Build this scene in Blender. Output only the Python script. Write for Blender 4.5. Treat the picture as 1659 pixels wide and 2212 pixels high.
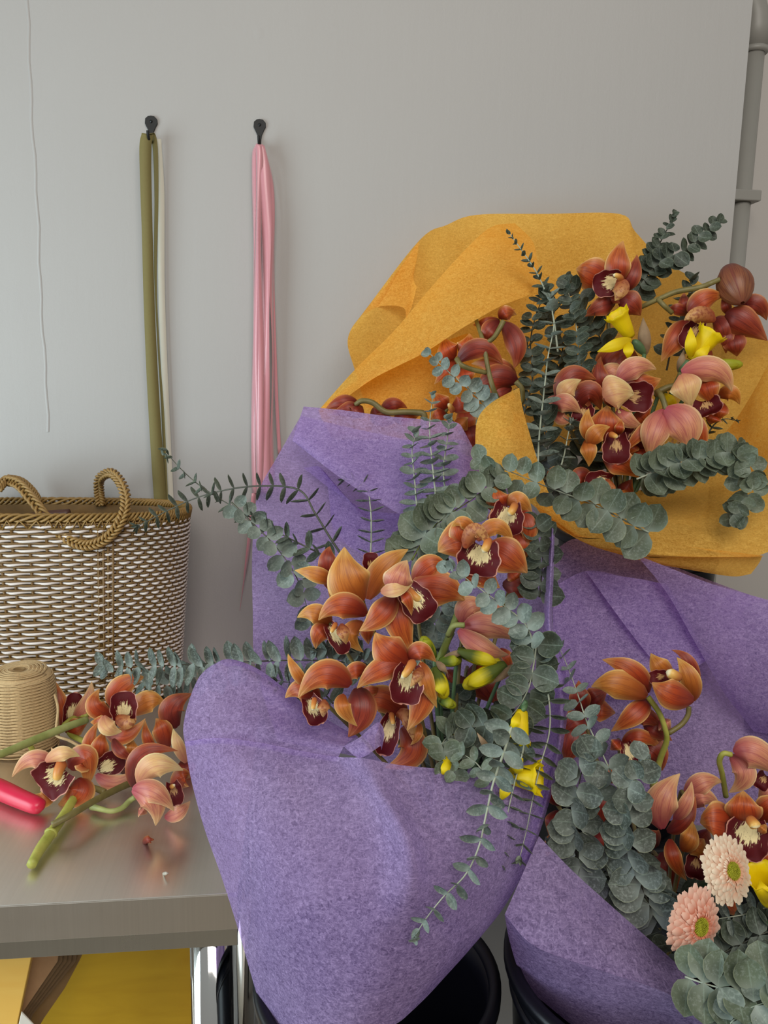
import bpy, bmesh, math, random
from mathutils import Vector, Matrix
random.seed(7)
for o in list(bpy.data.objects): bpy.data.objects.remove(o)
SC = bpy.context.scene
COL = SC.collection
def lin(h):
    h = h.lstrip('#'); c = [int(h[i:i+2], 16)/255 for i in (0, 2, 4)]
    return tuple((x/12.92 if x <= .04045 else ((x+.055)/1.055)**2.4) for x in c) + (1,)

# ---------------------------------------------------------------- camera
FW, FH, FPX = 1659, 2212, 1660
yaw, pitch, roll = [math.radians(a) for a in (6.6, 9.3, 1.2)]
CAM = Vector((0, 0, 1.36))
fwd = Vector((math.sin(yaw)*math.cos(pitch), math.cos(yaw)*math.cos(pitch), -math.sin(pitch)))
r0 = Vector((math.cos(yaw), -math.sin(yaw), 0)); u0 = r0.cross(fwd)
rgt = math.cos(roll)*r0+math.sin(roll)*u0
up = math.cos(roll)*u0-math.sin(roll)*r0
cam = bpy.data.cameras.new('camera'); co = bpy.data.objects.new('camera', cam); COL.objects.link(co)
cam.sensor_fit = 'VERTICAL'; cam.sensor_height = 36; cam.lens = 36*FPX/FH
cam.clip_start = .02
M = Matrix((rgt, up, -fwd)).transposed().to_4x4(); M.translation = CAM
co.matrix_world = M; SC.camera = co
# ---------------------------------------------------------------- world, lights, exposure
SC.view_settings.view_transform = 'Standard'; SC.view_settings.look = 'None'
SC.view_settings.gamma = 1; SC.view_settings.use_curve_mapping = False
SC.view_settings.exposure = -0.24
W = bpy.data.worlds.new('world'); SC.world = W; W.use_nodes = True
nt = W.node_tree; nt.nodes.clear()
tc = nt.nodes.new('ShaderNodeTexCoord'); sx = nt.nodes.new('ShaderNodeSeparateXYZ')
nt.links.new(tc.outputs['Generated'], sx.inputs[0])
rp = nt.nodes.new('ShaderNodeValToRGB'); rp.color_ramp.elements[0].position = .25
rp.color_ramp.elements[0].color = (.40, .34, .29, 1); rp.color_ramp.elements[1].position = .75
rp.color_ramp.elements[1].color = (.76, .78, .74, 1)
mp = nt.nodes.new('ShaderNodeMath'); mp.operation = 'MULTIPLY_ADD'; mp.inputs[1].default_value = .5; mp.inputs[2].default_value = .5
nt.links.new(sx.outputs[2], mp.inputs[0]); nt.links.new(mp.outputs[0], rp.inputs[0])
bg = nt.nodes.new('ShaderNodeBackground'); bg.inputs[1].default_value = .52
wo = nt.nodes.new('ShaderNodeOutputWorld'); nt.links.new(rp.outputs[0], bg.inputs[0]); nt.links.new(bg.outputs[0], wo.inputs[0])
def area(name, loc, target, size, sy, power, color):
    L = bpy.data.lights.new(name, 'AREA'); L.shape = 'RECTANGLE'; L.size = size; L.size_y = sy; L.energy = power; L.color = color
    o = bpy.data.objects.new(name, L); COL.objects.link(o); o.location = loc
    o.rotation_euler = (Vector(target)-Vector(loc)).to_track_quat('-Z', 'Y').to_euler()
    return o
area('window_daylight', (-1.32, .33, 1.10), (.0, 1.25, 1.0), .85, 1.1, 25, (.76, .93, 1.0))
area('front_fill_light', (.25, -1.05, 2.6), (.2, .95, .95), 1.6, 1.2, 42, (1.0, .94, .87))  # unseen fill lamp, added to brighten the scene from the front and above

# ---------------------------------------------------------------- pixel helpers: a pixel of the photo and a distance give a point in the room
def ray(px, py): return fwd+(px-FW/2)/FPX*rgt-(py-FH/2)/FPX*up
def P(px, py, d): return CAM+d*ray(px, py)
def PY(px, py, y):
    k = ray(px, py); return CAM+k*((y-CAM.y)/k.y)
def dT(px, py, h=0): return (.9+h-CAM.z)/ray(px, py).z
def PT(px, py, h=0): return P(px, py, dT(px, py, h))
WY = 1.234

# ---------------------------------------------------------------- materials
def newmat(name):
    m = bpy.data.materials.new(name); m.use_nodes = True
    t = m.node_tree; b = t.nodes['Principled BSDF']; return m, t, b
def N(t, ty, **kw):
    n = t.nodes.new(ty)
    for k, v in kw.items():
        if k.startswith('i'): n.inputs[int(k[1:])].default_value = v
        else: setattr(n, k, v)
    return n
def math_(t, op, a, b=None, c=None):
    n = t.nodes.new('ShaderNodeMath'); n.operation = op
    for i, x in enumerate((a, b, c)):
        if x is None: continue
        if isinstance(x, (int, float)): n.inputs[i].default_value = x
        else: t.links.new(x, n.inputs[i])
    return n.outputs[0]
def mix(t, f, a, b):
    n = t.nodes.new('ShaderNodeMix'); n.data_type = 'RGBA'
    for s, x in ((n.inputs[0], f), (n.inputs[6], a), (n.inputs[7], b)):
        if isinstance(x, (int, float, tuple)): s.default_value = x
        else: t.links.new(x, s)
    return n.outputs[2]
def ramp(t, f, stops):
    n = t.nodes.new('ShaderNodeValToRGB'); e = n.color_ramp.elements
    while len(e) < len(stops): e.new(.5)
    for el, (p, c) in zip(e, stops):
        el.position = p; el.color = c if isinstance(c, tuple) else (c, c, c, 1)
    t.links.new(f, n.inputs[0]); return n.outputs[0]
def noise(t, vec, scale, detail=4, rough=.55, dist=0):
    n = N(t, 'ShaderNodeTexNoise'); n.inputs['Scale'].default_value = scale; n.inputs['Detail'].default_value = detail
    n.inputs['Roughness'].default_value = rough; n.inputs['Distortion'].default_value = dist
    if vec is not None: t.links.new(vec, n.inputs['Vector'])
    return n.outputs['Fac']
def coords(t, which='Object', scale=None):
    o = N(t, 'ShaderNodeTexCoord').outputs[which]
    if scale:
        m = N(t, 'ShaderNodeMapping'); m.inputs['Scale'].default_value = scale; t.links.new(o, m.inputs['Vector']); o = m.outputs[0]
    return o
def bump(t, b, h, strength=.2, dist=.002):
    n = N(t, 'ShaderNodeBump'); n.inputs['Strength'].default_value = strength; n.inputs['Distance'].default_value = dist
    t.links.new(h, n.inputs['Height']); t.links.new(n.outputs[0], b.inputs['Normal'])
def plain(name, col, rough=.5, metal=0, var=.12, scale=40, bumps=0):
    m, t, b = newmat(name); c = lin(col); v = coords(t)
    n = noise(t, v, scale)
    d = tuple(x*(1-var) for x in c[:3])+(1,); e = tuple(min(1, x*(1+var)) for x in c[:3])+(1,)
    t.links.new(mix(t, n, d, e), b.inputs['Base Color']); b.inputs['Roughness'].default_value = rough; b.inputs['Metallic'].default_value = metal
    if bumps: bump(t, b, n, bumps)
    return m
def uv_uv(t):
    s = N(t, 'ShaderNodeSeparateXYZ'); t.links.new(N(t, 'ShaderNodeTexCoord').outputs['UV'], s.inputs[0])
    return s.outputs[0], s.outputs[1]
def two_sided(t, b, col, trans):
    """a thin leaf or petal lets part of the light through"""
    tr = N(t, 'ShaderNodeBsdfTranslucent'); t.links.new(col, tr.inputs[0])
    ms = N(t, 'ShaderNodeMixShader'); ms.inputs[0].default_value = trans
    t.links.new(b.outputs[0], ms.inputs[1]); t.links.new(tr.outputs[0], ms.inputs[2])
    t.links.new(ms.outputs[0], t.nodes['Material Output'].inputs[0])
def tepal_mat(name, base, mid, tip, edge, vein, trans=.22, veinamt=.55):
    m, t, b = newmat(name); u, v = uv_uv(t)
    gl = N(t, 'ShaderNodeNewGeometry').outputs['Position']
    nz = noise(t, gl, 55, 3)
    uu = math_(t, 'ADD', u, math_(t, 'MULTIPLY_ADD', nz, .3, -.15))
    c = ramp(t, uu, [(0, lin(base)), (.42, lin(mid)), (.95, lin(tip))])
    av = math_(t, 'ABSOLUTE', math_(t, 'MULTIPLY_ADD', v, 2, -1))
    # veins run from base to tip
    cb = N(t, 'ShaderNodeCombineXYZ'); t.links.new(math_(t, 'MULTIPLY', u, 1.3), cb.inputs[0]); t.links.new(math_(t, 'MULTIPLY', v, 15), cb.inputs[1])
    vn = noise(t, cb.outputs[0], 1.6, 3, .6, .3)
    vm = ramp(t, vn, [(.40, 1.0), (.52, 0.0)])
    vm = math_(t, 'MULTIPLY', vm, veinamt)
    c = mix(t, vm, c, lin(vein))
    cen = ramp(t, av, [(0, .6), (.10, 0.0)])
    c = mix(t, math_(t, 'MULTIPLY', cen, veinamt), c, lin(vein))
    ed = ramp(t, av, [(.55, 0.0), (.88, .38), (.93, .9), (1.0, 1.0)])
    tipm = ramp(t, u, [(.80, 0.0), (1.0, .8)])
    em = math_(t, 'MAXIMUM', ed, tipm)
    em = math_(t, 'MULTIPLY', em, ramp(t, u, [(.05, .25), (.4, .85)]))
    c = mix(t, em, c, lin(edge))
    t.links.new(c, b.inputs['Base Color']); b.inputs['Roughness'].default_value = .42
    bump(t, b, vn, .25, .0012)
    two_sided(t, b, c, trans); return m
TEP = {
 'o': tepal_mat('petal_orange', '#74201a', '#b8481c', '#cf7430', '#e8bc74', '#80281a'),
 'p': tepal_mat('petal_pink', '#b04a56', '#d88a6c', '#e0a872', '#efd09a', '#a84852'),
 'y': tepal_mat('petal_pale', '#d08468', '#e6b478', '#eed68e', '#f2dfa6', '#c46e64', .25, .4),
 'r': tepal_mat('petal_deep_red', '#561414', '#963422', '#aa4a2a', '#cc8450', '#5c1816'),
 'g': tepal_mat('petal_golden', '#96401e', '#c8742c', '#dc9840', '#eec678', '#9c5222'),
}
def lip_mat(name, cream='#ead6a0', cz=.34):
    m, t, b = newmat(name); u, v = uv_uv(t)
    av = math_(t, 'ABSOLUTE', math_(t, 'MULTIPLY_ADD', v, 2, -1))
    cb = N(t, 'ShaderNodeCombineXYZ'); t.links.new(math_(t, 'MULTIPLY', u, 3.0), cb.inputs[0]); t.links.new(math_(t, 'MULTIPLY', v, 16), cb.inputs[1])
    nz = noise(t, cb.outputs[0], 1.3, 4, .65, .6)
    # ragged cream centre: radial distance in (u,v) plus streak noise
    du = math_(t, 'MULTIPLY', math_(t, 'SUBTRACT', u, .30), 1.35)
    r2 = math_(t, 'SQRT', math_(t, 'ADD', math_(t, 'MULTIPLY', du, du), math_(t, 'MULTIPLY', math_(t, 'MULTIPLY', av, av), .62)))
    rr = math_(t, 'ADD', r2, math_(t, 'MULTIPLY_ADD', nz, 1.15, -.575))
    cm = ramp(t, rr, [(cz, 1.0), (cz+.07, 0.0)])
    c = mix(t, cm, lin('#560a12'), lin(cream))
    # fine dark keels down the middle
    sn = noise(t, cb.outputs[0], 2.2, 2, .5, 1.5)
    sm = math_(t, 'MULTIPLY', ramp(t, sn, [(.60, 0.0), (.64, 1.0)]), ramp(t, av, [(.05, .9), (.28, 0.0)]))
    c = mix(t, sm, c, lin('#5a1414'))
    ed = ramp(t, av, [(.93, 0.0), (.97, .85)]); tm = ramp(t, u, [(.955, 0.0), (.975, .85)])
    c = mix(t, math_(t, 'MAXIMUM', ed, tm), c, lin('#d79a86'))
    t.links.new(c, b.inputs['Base Color']); b.inputs['Roughness'].default_value = .6; b.inputs['Specular IOR Level'].default_value = .25
    bump(t, b, nz, .2, .001)
    two_sided(t, b, c, .1); return m
LIPM = {'c': lip_mat('lip_cream_and_maroon'), 'd': lip_mat('lip_maroon', '#c9a06c', .2)}
def col_mat():
    m, t, b = newmat('column_golden'); u, v = uv_uv(t)
    c = ramp(t, u, [(0, lin('#a8502a')), (.5, lin('#c8803a')), (.80, lin('#dcae58')), (.88, lin('#f0e2b4')), (1, lin('#f4ecc8'))])
    t.links.new(c, b.inputs['Base Color']); b.inputs['Roughness'].default_value = .45
    return m
COLM = col_mat()
def hood_mat():
    m, t, b = newmat('side_lobe_speckled'); u, v = uv_uv(t)
    n = noise(t, coords(t), 260, 3)
    c = mix(t, ramp(t, n, [(.5, 0.0), (.6, .7)]), ramp(t, u, [(0, lin('#a04a28')), (1, lin('#d8a868'))]), lin('#8a3c24'))
    t.links.new(c, b.inputs['Base Color']); b.inputs['Roughness'].default_value = .5
    two_sided(t, b, c, .15); return m
HOODM = hood_mat()
def leaf_mat(name, dark, pale, frost, trans=.12):
    m, t, b = newmat(name); u, v = uv_uv(t); g = N(t, 'ShaderNodeNewGeometry').outputs['Position']
    n1 = noise(t, g, 35, 2); n2 = noise(t, g, 420, 5, .7)
    c = mix(t, ramp(t, n1, [(.35, 0.0), (.65, 1.0)]), lin(dark), lin(pale))
    av = math_(t, 'ABSOLUTE', math_(t, 'MULTIPLY_ADD', v, 2, -1))
    fm = math_(t, 'MULTIPLY', ramp(t, n2, [(.48, 0.0), (.70, 1.0)]), frost)
    fb = math_(t, 'MULTIPLY', ramp(t, u, [(.02, .8), (.35, 0.0)]), frost*1.2)
    c = mix(t, math_(t, 'MAXIMUM', fm, fb), c, lin('#a8b3aa'))
    rib = ramp(t, av, [(0, .45), (.07, 0.0)])
    c = mix(t, rib, c, lin('#8fa090'))
    ed = ramp(t, av, [(.92, 0.0), (.98, .55)])
    c = mix(t, ed, c, lin('#8c9478'))
    t.links.new(c, b.inputs['Base Color']); b.inputs['Roughness'].default_value = .55
    two_sided(t, b, c, trans); return m
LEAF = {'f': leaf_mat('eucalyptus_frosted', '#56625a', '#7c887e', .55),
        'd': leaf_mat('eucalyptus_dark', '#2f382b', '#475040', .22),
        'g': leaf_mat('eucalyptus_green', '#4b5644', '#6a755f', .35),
        'm': leaf_mat('eucalyptus_muted', '#3e463e', '#5c645a', .5)}
def stem_mat(name, a, b_, rough=.5):
    m, t, b = newmat(name); n = noise(t, coords(t), 60, 4)
    t.links.new(ramp(t, n, [(.3, lin(a)), (.7, lin(b_))]), b.inputs['Base Color']); b.inputs['Roughness'].default_value = rough; return m
STEM = {'g': stem_mat('stem_green', '#5c6a2e', '#7c8640'), 'w': stem_mat('stem_whitish', '#8f9a86', '#b4b8a4'), 'k': stem_mat('stem_dark', '#3c3e34', '#565646'),
        'l': stem_mat('stem_light_green', '#8a9450', '#a9ae6c'), 'y': stem_mat('stem_yellow_green', '#8e9438', '#b2ae54'), 'b': stem_mat('stem_olive_brown', '#5e5428', '#7e7240'),
        'n': stem_mat('stem_leek_green', '#3e5c3c', '#56724a')}
def daff_mat(name, base, tip):
    m, t, b = newmat(name); u, v = uv_uv(t)
    cb = N(t, 'ShaderNodeCombineXYZ'); t.links.new(u, cb.inputs[0]); t.links.new(math_(t, 'MULTIPLY', v, 14), cb.inputs[1])
    n = noise(t, cb.outputs[0], 2.0, 3)
    c = ramp(t, math_(t, 'ADD', u, math_(t, 'MULTIPLY_ADD', n, .2, -.1)), [(0, lin(base)), (.22, lin(base)), (.42, lin(tip))])
    t.links.new(c, b.inputs['Base Color']); b.inputs['Roughness'].default_value = .5; bump(t, b, n, .3, .001)
    two_sided(t, b, c, .25); return m
YEL = daff_mat('daffodil_yellow', '#e2c400', '#f4d800'); BUDY = daff_mat('daffodil_bud', '#55641e', '#d6c60c'); BUDG = daff_mat('daffodil_bud_green', '#5f7422', '#a8ac20')
DRY = plain('dry_papery_sheath', '#8d7458', .8, 0, .35, 120, .3)
def paper_mat(name, a, b_, transp, tl=.35):
    m, t, b = newmat(name); g = N(t, 'ShaderNodeNewGeometry').outputs['Position']
    f1 = noise(t, coords(t, 'Object', (1, .35, 1)), 420, 4, .7, 1.2); f2 = noise(t, coords(t, 'Object', (.35, 1, 1.2)), 300, 4, .7, 1.5)
    f3 = noise(t, coords(t, 'Object', (1, .5, 1)), 150, 3, .6, 2.0)
    f = math_(t, 'ADD', math_(t, 'MULTIPLY', math_(t, 'MAXIMUM', f1, f2), .78), math_(t, 'MULTIPLY', f3, .24)); big = noise(t, g, 9, 3)
    c = mix(t, ramp(t, math_(t, 'ADD', math_(t, 'MULTIPLY', f, .75), math_(t, 'MULTIPLY', big, .25)), [(.38, 0.0), (.66, 1.0)]), lin(a), lin(b_))
    df = N(t, 'ShaderNodeBsdfDiffuse'); t.links.new(c, df.inputs[0])
    tr = N(t, 'ShaderNodeBsdfTranslucent'); t.links.new(c, tr.inputs[0])
    bn = N(t, 'ShaderNodeBump'); bn.inputs['Strength'].default_value = .22; bn.inputs['Distance'].default_value = .001
    t.links.new(f, bn.inputs['Height']); t.links.new(bn.outputs[0], df.inputs['Normal'])
    ms = N(t, 'ShaderNodeMixShader'); ms.inputs[0].default_value = tl; t.links.new(df.outputs[0], ms.inputs[1]); t.links.new(tr.outputs[0], ms.inputs[2])
    tp = N(t, 'ShaderNodeBsdfTransparent'); tp.inputs[0].default_value = lin(b_)
    m2 = N(t, 'ShaderNodeMixShader'); t.links.new(math_(t, 'MULTIPLY', ramp(t, f, [(.40, 1.0), (.68, .25)]), transp), m2.inputs[0])
    t.links.new(ms.outputs[0], m2.inputs[1]); t.links.new(tp.outputs[0], m2.inputs[2])
    t.links.new(m2.outputs[0], t.nodes['Material Output'].inputs[0]); t.nodes.remove(b); return m
PURP = paper_mat('lilac_nonwoven_wrap', '#9a80be', '#ccb4e4', .62, .38); YELP = paper_mat('amber_nonwoven_wrap', '#eca43a', '#ffd06c', .40, .36)
def wall_mat(name, c1):
    m, t, b = newmat(name); g = coords(t)
    a = noise(t, g, 3, 4); s = noise(t, coords(t, 'Object', (1, 1, .12)), 60, 5, .6); f = noise(t, g, 260, 4)
    base = lin(c1); dk = tuple(x*.94 for x in base[:3])+(1,)
    c = mix(t, a, base, dk)
    t.links.new(c, b.inputs['Base Color']); b.inputs['Roughness'].default_value = .62
    vo = N(t, 'ShaderNodeTexVoronoi'); vo.inputs['Scale'].default_value = 6; t.links.new(g, vo.inputs['Vector'])
    blob = ramp(t, vo.outputs['Distance'], [(.02, 1.0), (.05, 0.0)])
    h = math_(t, 'ADD', math_(t, 'ADD', math_(t, 'MULTIPLY', s, .6), math_(t, 'MULTIPLY', f, .35)), math_(t, 'MULTIPLY', blob, .9))
    bump(t, b, h, .22, .0025); return m
WALL = wall_mat('painted_wall', '#aaa7a4'); WALL2 = wall_mat('painted_recess_wall', '#b6b1ac')
def steel_mat(name, col, rough, sc=(300, 3, 3)):
    m, t, b = newmat(name); n = noise(t, coords(t, 'Object', sc), 1, 6, .7); n2 = noise(t, coords(t), 9, 5, .65)
    t.links.new(mix(t, n, lin(col), tuple(x*.85 for x in lin(col)[:3])+(1,)), b.inputs['Base Color'])
    b.inputs['Metallic'].default_value = 1
    t.links.new(math_(t, 'ADD', math_(t, 'MULTIPLY', n2, .22), rough-.1), b.inputs['Roughness']); b.inputs['Anisotropic'].default_value = .5
    bump(t, b, n, .03, .0005); return m
STEEL = steel_mat('brushed_stainless_steel', '#eee7dd', .32); CHROME = plain('chrome', '#d8d8d8', .06, 1, .02)
BLACK = plain('black_plastic', '#0b0c12', .38, 0, .1); BLACK.node_tree.nodes['Principled BSDF'].inputs['Specular IOR Level'].default_value = .3; BLACKM = plain('black_metal', '#08090a', .6, 0, .1)
WHITEP = plain('white_coated_strand', '#d2c7c0', .45, 0, .1); TAN = plain('tan_reed', '#6e5126', .5, 0, .3, 90, .2); TAN2 = plain('handle_tan', '#94733e', .5, 0, .25, 120, .2)
OLIVE = plain('olive_ribbon', '#766c3e', .75, 0, .06, 300, .1); CREAM = plain('cream_ribbon', '#cfccbd', .7, 0, .04)
PINK = plain('pink_satin', '#cf8f97', .24, 0, .04)
PINK.node_tree.nodes['Principled BSDF'].inputs['Sheen Weight'].default_value = .4
TWINE = plain('jute_twine', '#c2a67a', .9, 0, .3, 400, .4); TWINEC = plain('twine_core', '#8a6f48', .9, 0, .2, 60)
SECA = plain('red_plastic_grip', '#cc2244', .32, 0, .08)
PIPEM = plain('grey_pvc', '#8e8c86', .45, 0, .04)
PLY = None
def ply_mat(name, a, b_):
    m, t, b = newmat(name); n = noise(t, coords(t, 'Object', (1.2, 1, 5)), 5, 4, .5, 1.8)
    vo = N(t, 'ShaderNodeTexVoronoi'); vo.inputs['Scale'].default_value = 4.5; t.links.new(coords(t, 'Object'), vo.inputs['Vector'])
    kn = ramp(t, vo.outputs['Distance'], [(.018, .9), (.03, 0.0)])
    c = mix(t, kn, mix(t, n, lin(a), lin(b_)), lin('#3c2808'))
    t.links.new(c, b.inputs['Base Color']); b.inputs['Roughness'].default_value = .35; return m
PLY = ply_mat('yellow_stained_plywood', '#c09410', '#dcb428'); PLY2 = ply_mat('light_yellow_plywood', '#e0a848', '#ecc468')
KRAFT = plain('kraft_board', '#b8926c', .8, 0, .15, 90); KRAFTD = plain('kraft_board_edge', '#7c6244', .8, 0, .3, 150); FILM = plain('brown_film', '#8a6a42', .25, 0, .3, 30, .3)
FLOORM = plain('grey_floor', '#8c8378', .6, 0, .15, 12)
RIM = plain('rim_reed', '#8a6a34', .5, 0, .3, 120, .2)
GERC = None
def ger_mat(name, a, b_, tip):
    m, t, b = newmat(name); u, v = uv_uv(t)
    c = ramp(t, u, [(0, lin(a)), (.55, lin(b_)), (.92, lin(tip))])
    t.links.new(c, b.inputs['Base Color']); b.inputs['Roughness'].default_value = .5; two_sided(t, b, c, .2); return m
GER1 = ger_mat('gerbera_cream', '#e0a060', '#e2a684', '#eedcc2'); GER2 = ger_mat('gerbera_coral', '#e09a4a', '#df8468', '#eec2ac')
GERC = plain('gerbera_disc', '#b0b02a', .7, 0, .5, 500, .5); MUM = ger_mat('straw_petals', '#a87a40', '#d0a870', '#e4c898')
FOAM = plain('dark_cut_leaf', '#4a1a16', .6, 0, .3, 100)

# ---------------------------------------------------------------- object helpers
def tag(o, label=None, cat=None, group=None, kind=None):
    if label: o['label'] = label
    if cat: o['category'] = cat
    if group: o['group'] = group
    if kind: o['kind'] = kind
    return o
def thing(name, loc, label, cat, group=None):
    o = bpy.data.objects.new(name, None); COL.objects.link(o); o.location = loc; o.empty_display_size = .02
    return tag(o, label, cat, group)
class MB:
    def __init__(s): s.v = []; s.f = []; s.uv = []; s.mi = []
    def add(s, vs, fs, uvs=None, mi=0):
        k = len(s.v); s.v += [Vector(x) for x in vs]; s.f += [tuple(i+k for i in f) for f in fs]
        s.uv += (uvs if uvs else [(0, 0)]*len(vs)); s.mi += [mi]*len(fs); return s
    def grid(s, rows, mi=0, closeu=False, uvf=None):
        n = len(rows); m = len(rows[0]); vs = [p for r in rows for p in r]
        uvs = [(i/(n-1), j/(m-1)) for i in range(n) for j in range(m)]
        fs = []
        for i in range(n-1):
            for j in range(m-1): fs.append((i*m+j, i*m+j+1, (i+1)*m+j+1, (i+1)*m+j))
            if closeu: fs.append((i*m+m-1, i*m, (i+1)*m, (i+1)*m+m-1))
        return s.add(vs, fs, uvs, mi)
    def tube(s, pts, r, seg=6, mi=0, closed=False, cap=True):
        pts = [Vector(p) for p in pts]; n = len(pts)
        rs = r if isinstance(r, (list, tuple)) else [r]*n
        prev = None; rows = []
        for i, p in enumerate(pts):
            a = pts[(i-1) % n] if (closed or i > 0) else pts[i]; b = pts[(i+1) % n] if (closed or i < n-1) else pts[i]
            T = (b-a); T = T.normalized() if T.length > 1e-9 else Vector((0, 0, 1))
            if prev is None:
                prev = T.orthogonal().normalized()
            prev = (prev-T*prev.dot(T)); prev = prev.normalized() if prev.length > 1e-6 else T.orthogonal().normalized()
            B = T.cross(prev)
            rows.append([p+rs[i]*(math.cos(2*math.pi*k/seg)*prev+math.sin(2*math.pi*k/seg)*B) for k in range(seg)])
        k0 = len(s.v); vs = [q for rr in rows for q in rr]; fs = []
        m = n if closed else n-1
        for i in range(m):
            j = (i+1) % n
            for k in range(seg): fs.append((i*seg+k, i*seg+(k+1) % seg, j*seg+(k+1) % seg, j*seg+k))
        if cap and not closed: fs += [tuple(range(seg-1, -1, -1)), tuple((n-1)*seg+k for k in range(seg))]
        uvs = [(i/max(1, n-1), k/seg) for i in range(n) for k in range(seg)]
        return s.add(vs, fs, uvs, mi)
    def lathe(s, prof, seg=48, axis=(0, 0, 0), mi=0):
        ax = Vector(axis); rows = [[ax+Vector((r*math.cos(2*math.pi*k/seg), r*math.sin(2*math.pi*k/seg), z)) for k in range(seg)] for r, z in prof]
        return s.grid(rows, mi, True)
    def box(s, a, b, mi=0):
        x0, y0, z0 = a; x1, y1, z1 = b
        vs = [(x0, y0, z0), (x1, y0, z0), (x1, y1, z0), (x0, y1, z0), (x0, y0, z1), (x1, y0, z1), (x1, y1, z1), (x0, y1, z1)]
        return s.add(vs, [(3, 2, 1, 0), (4, 5, 6, 7), (0, 1, 5, 4), (1, 2, 6, 5), (2, 3, 7, 6), (3, 0, 4, 7)], None, mi)
    def prism(s, poly, dirv, mi=0):
        n = len(poly); d = Vector(dirv); vs = [Vector(p) for p in poly]+[Vector(p)+d for p in poly]
        return s.add(vs, [tuple(range(n)), tuple(range(2*n-1, n-1, -1))]+[((i+1) % n, i, n+i, n+(i+1) % n) for i in range(n)], None, mi)
    def build(s, name, mat, parent=None, smooth=True, bevel=0, solid=0, origin=None):
        me = bpy.data.meshes.new(name)
        o0 = Vector(parent.get('_w', (0, 0, 0))) if parent is not None else Vector((0, 0, 0))
        if parent is not None:
            p = parent; o0 = Vector((0, 0, 0))
            while p is not None: o0 += p.location; p = p.parent
        own = Vector((0, 0, 0))
        if origin is None and parent is None and s.v:
            own = Vector((sum(v.x for v in s.v), sum(v.y for v in s.v), sum(v.z for v in s.v)))/len(s.v); own.z = min(v.z for v in s.v)
        elif origin is not None: own = Vector(origin)-o0
        me.from_pydata([v-o0-own for v in s.v], [], s.f)
        ul = me.uv_layers.new(name='UVMap')
        for lp in me.loops: ul.data[lp.index].uv = s.uv[lp.vertex_index]
        mats = mat if isinstance(mat, (list, tuple)) else [mat]
        for m in mats: me.materials.append(m)
        for p, mi in zip(me.polygons, s.mi): p.material_index = mi; p.use_smooth = smooth
        me.update()
        o = bpy.data.objects.new(name, me); COL.objects.link(o); o.location = own
        if parent is not None: o.parent = parent
        if bevel:
            md = o.modifiers.new('b', 'BEVEL'); md.width = bevel; md.segments = 2; md.limit_method = 'ANGLE'
        if solid:
            md = o.modifiers.new('s', 'SOLIDIFY'); md.thickness = solid; md.offset = 0
        return o
def cr(pts, n):
    """catmull-rom through points, n samples per span"""
    pts = [Vector(p) for p in pts]; out = []
    for i in range(len(pts)-1):
        p0 = pts[i-1] if i else pts[0]*2-pts[1]; p1, p2 = pts[i], pts[i+1]; p3 = pts[i+2] if i+2 < len(pts) else p2*2-p1
        for k in range(n):
            t = k/n
            out.append(.5*((2*p1)+(p2-p0)*t+(2*p0-5*p1+4*p2-p3)*t*t+(3*p1-p0-3*p2+p3)*t**3))
    out.append(pts[-1]); return out
def struct(name, mb, mat, **kw): return tag(mb.build(name, mat, **kw), kind='structure')
def patch(mb, rows, n=6):
    g = [[P(*p) for p in r] for r in rows]
    g = [cr(r, n) for r in g]
    cols = [cr([r[j] for r in g], n) for j in range(len(g[0]))]
    rows2 = [[c[i] for c in cols] for i in range(len(cols[0]))]
    return mb.grid(rows2)
# ================================================================ the setting
struct('wall_back', MB().box((-3.2, WY, 0), (.702, WY+.30, 3.0)), WALL, smooth=False)
struct('wall_recess', MB().box((.702, WY+.13, 0), (2.6, WY+.30, 3.0)), WALL2, smooth=False)
struct('floor', MB().box((-3.2, -2.2, -.05), (2.6, WY+.3, 0)), FLOORM, smooth=False)
mb = MB(); zz = [1.28+.025*i for i in range(40)]
rows = []
for i, z in enumerate(zz):
    x = -.379+.0012*math.sin(i*1.7)+.0008*math.sin(i*.6); rows.append([Vector((x-.0022, WY-.0001, z)), Vector((x-.0006, WY-.0011, z)), Vector((x+.0008, WY-.0011, z)), Vector((x+.0022, WY-.0001, z))])
mb.grid(rows); struct('trim_1', mb, WALL)

# pipe in the recess
PYp = WY+.085
pt = thing('drain_pipe', PY(1600, 575, PYp), 'grey plastic pipe running down behind the wall edge at right', 'pipe')
a = PY(1621, 200, PYp); b_ = PY(1588, 549, PYp); ax = a.x; 
prad = .0172
xx = PY(1604, 380, PYp).x
MB().tube([(xx, PYp, .15), (xx, PYp, PY(1634, 100, PYp).z)], prad, 20).build('pipe', PIPEM, pt)
ztop = PY(1634, 100, PYp).z
el = [(xx, PYp, ztop-.005)]+[(xx-.06+.06*math.cos(t*math.pi/2/6), PYp, ztop+.03+.06*math.sin(t*math.pi/2/6)) for t in range(7)]+[(xx-.09, PYp, ztop+.09)]
MB().tube(el, .0205, 20).tube([(xx, PYp, ztop-.012), (xx, PYp, ztop-.004)], .0218, 20).build('elbow', PIPEM, pt)
zc = PY(1600, 428, PYp).z
MB().box((xx-.028, PYp-.024, zc-.009), (xx+.024, PYp+.04, zc+.009)).build('clip_bracket', PIPEM, pt, False, .002)

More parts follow.
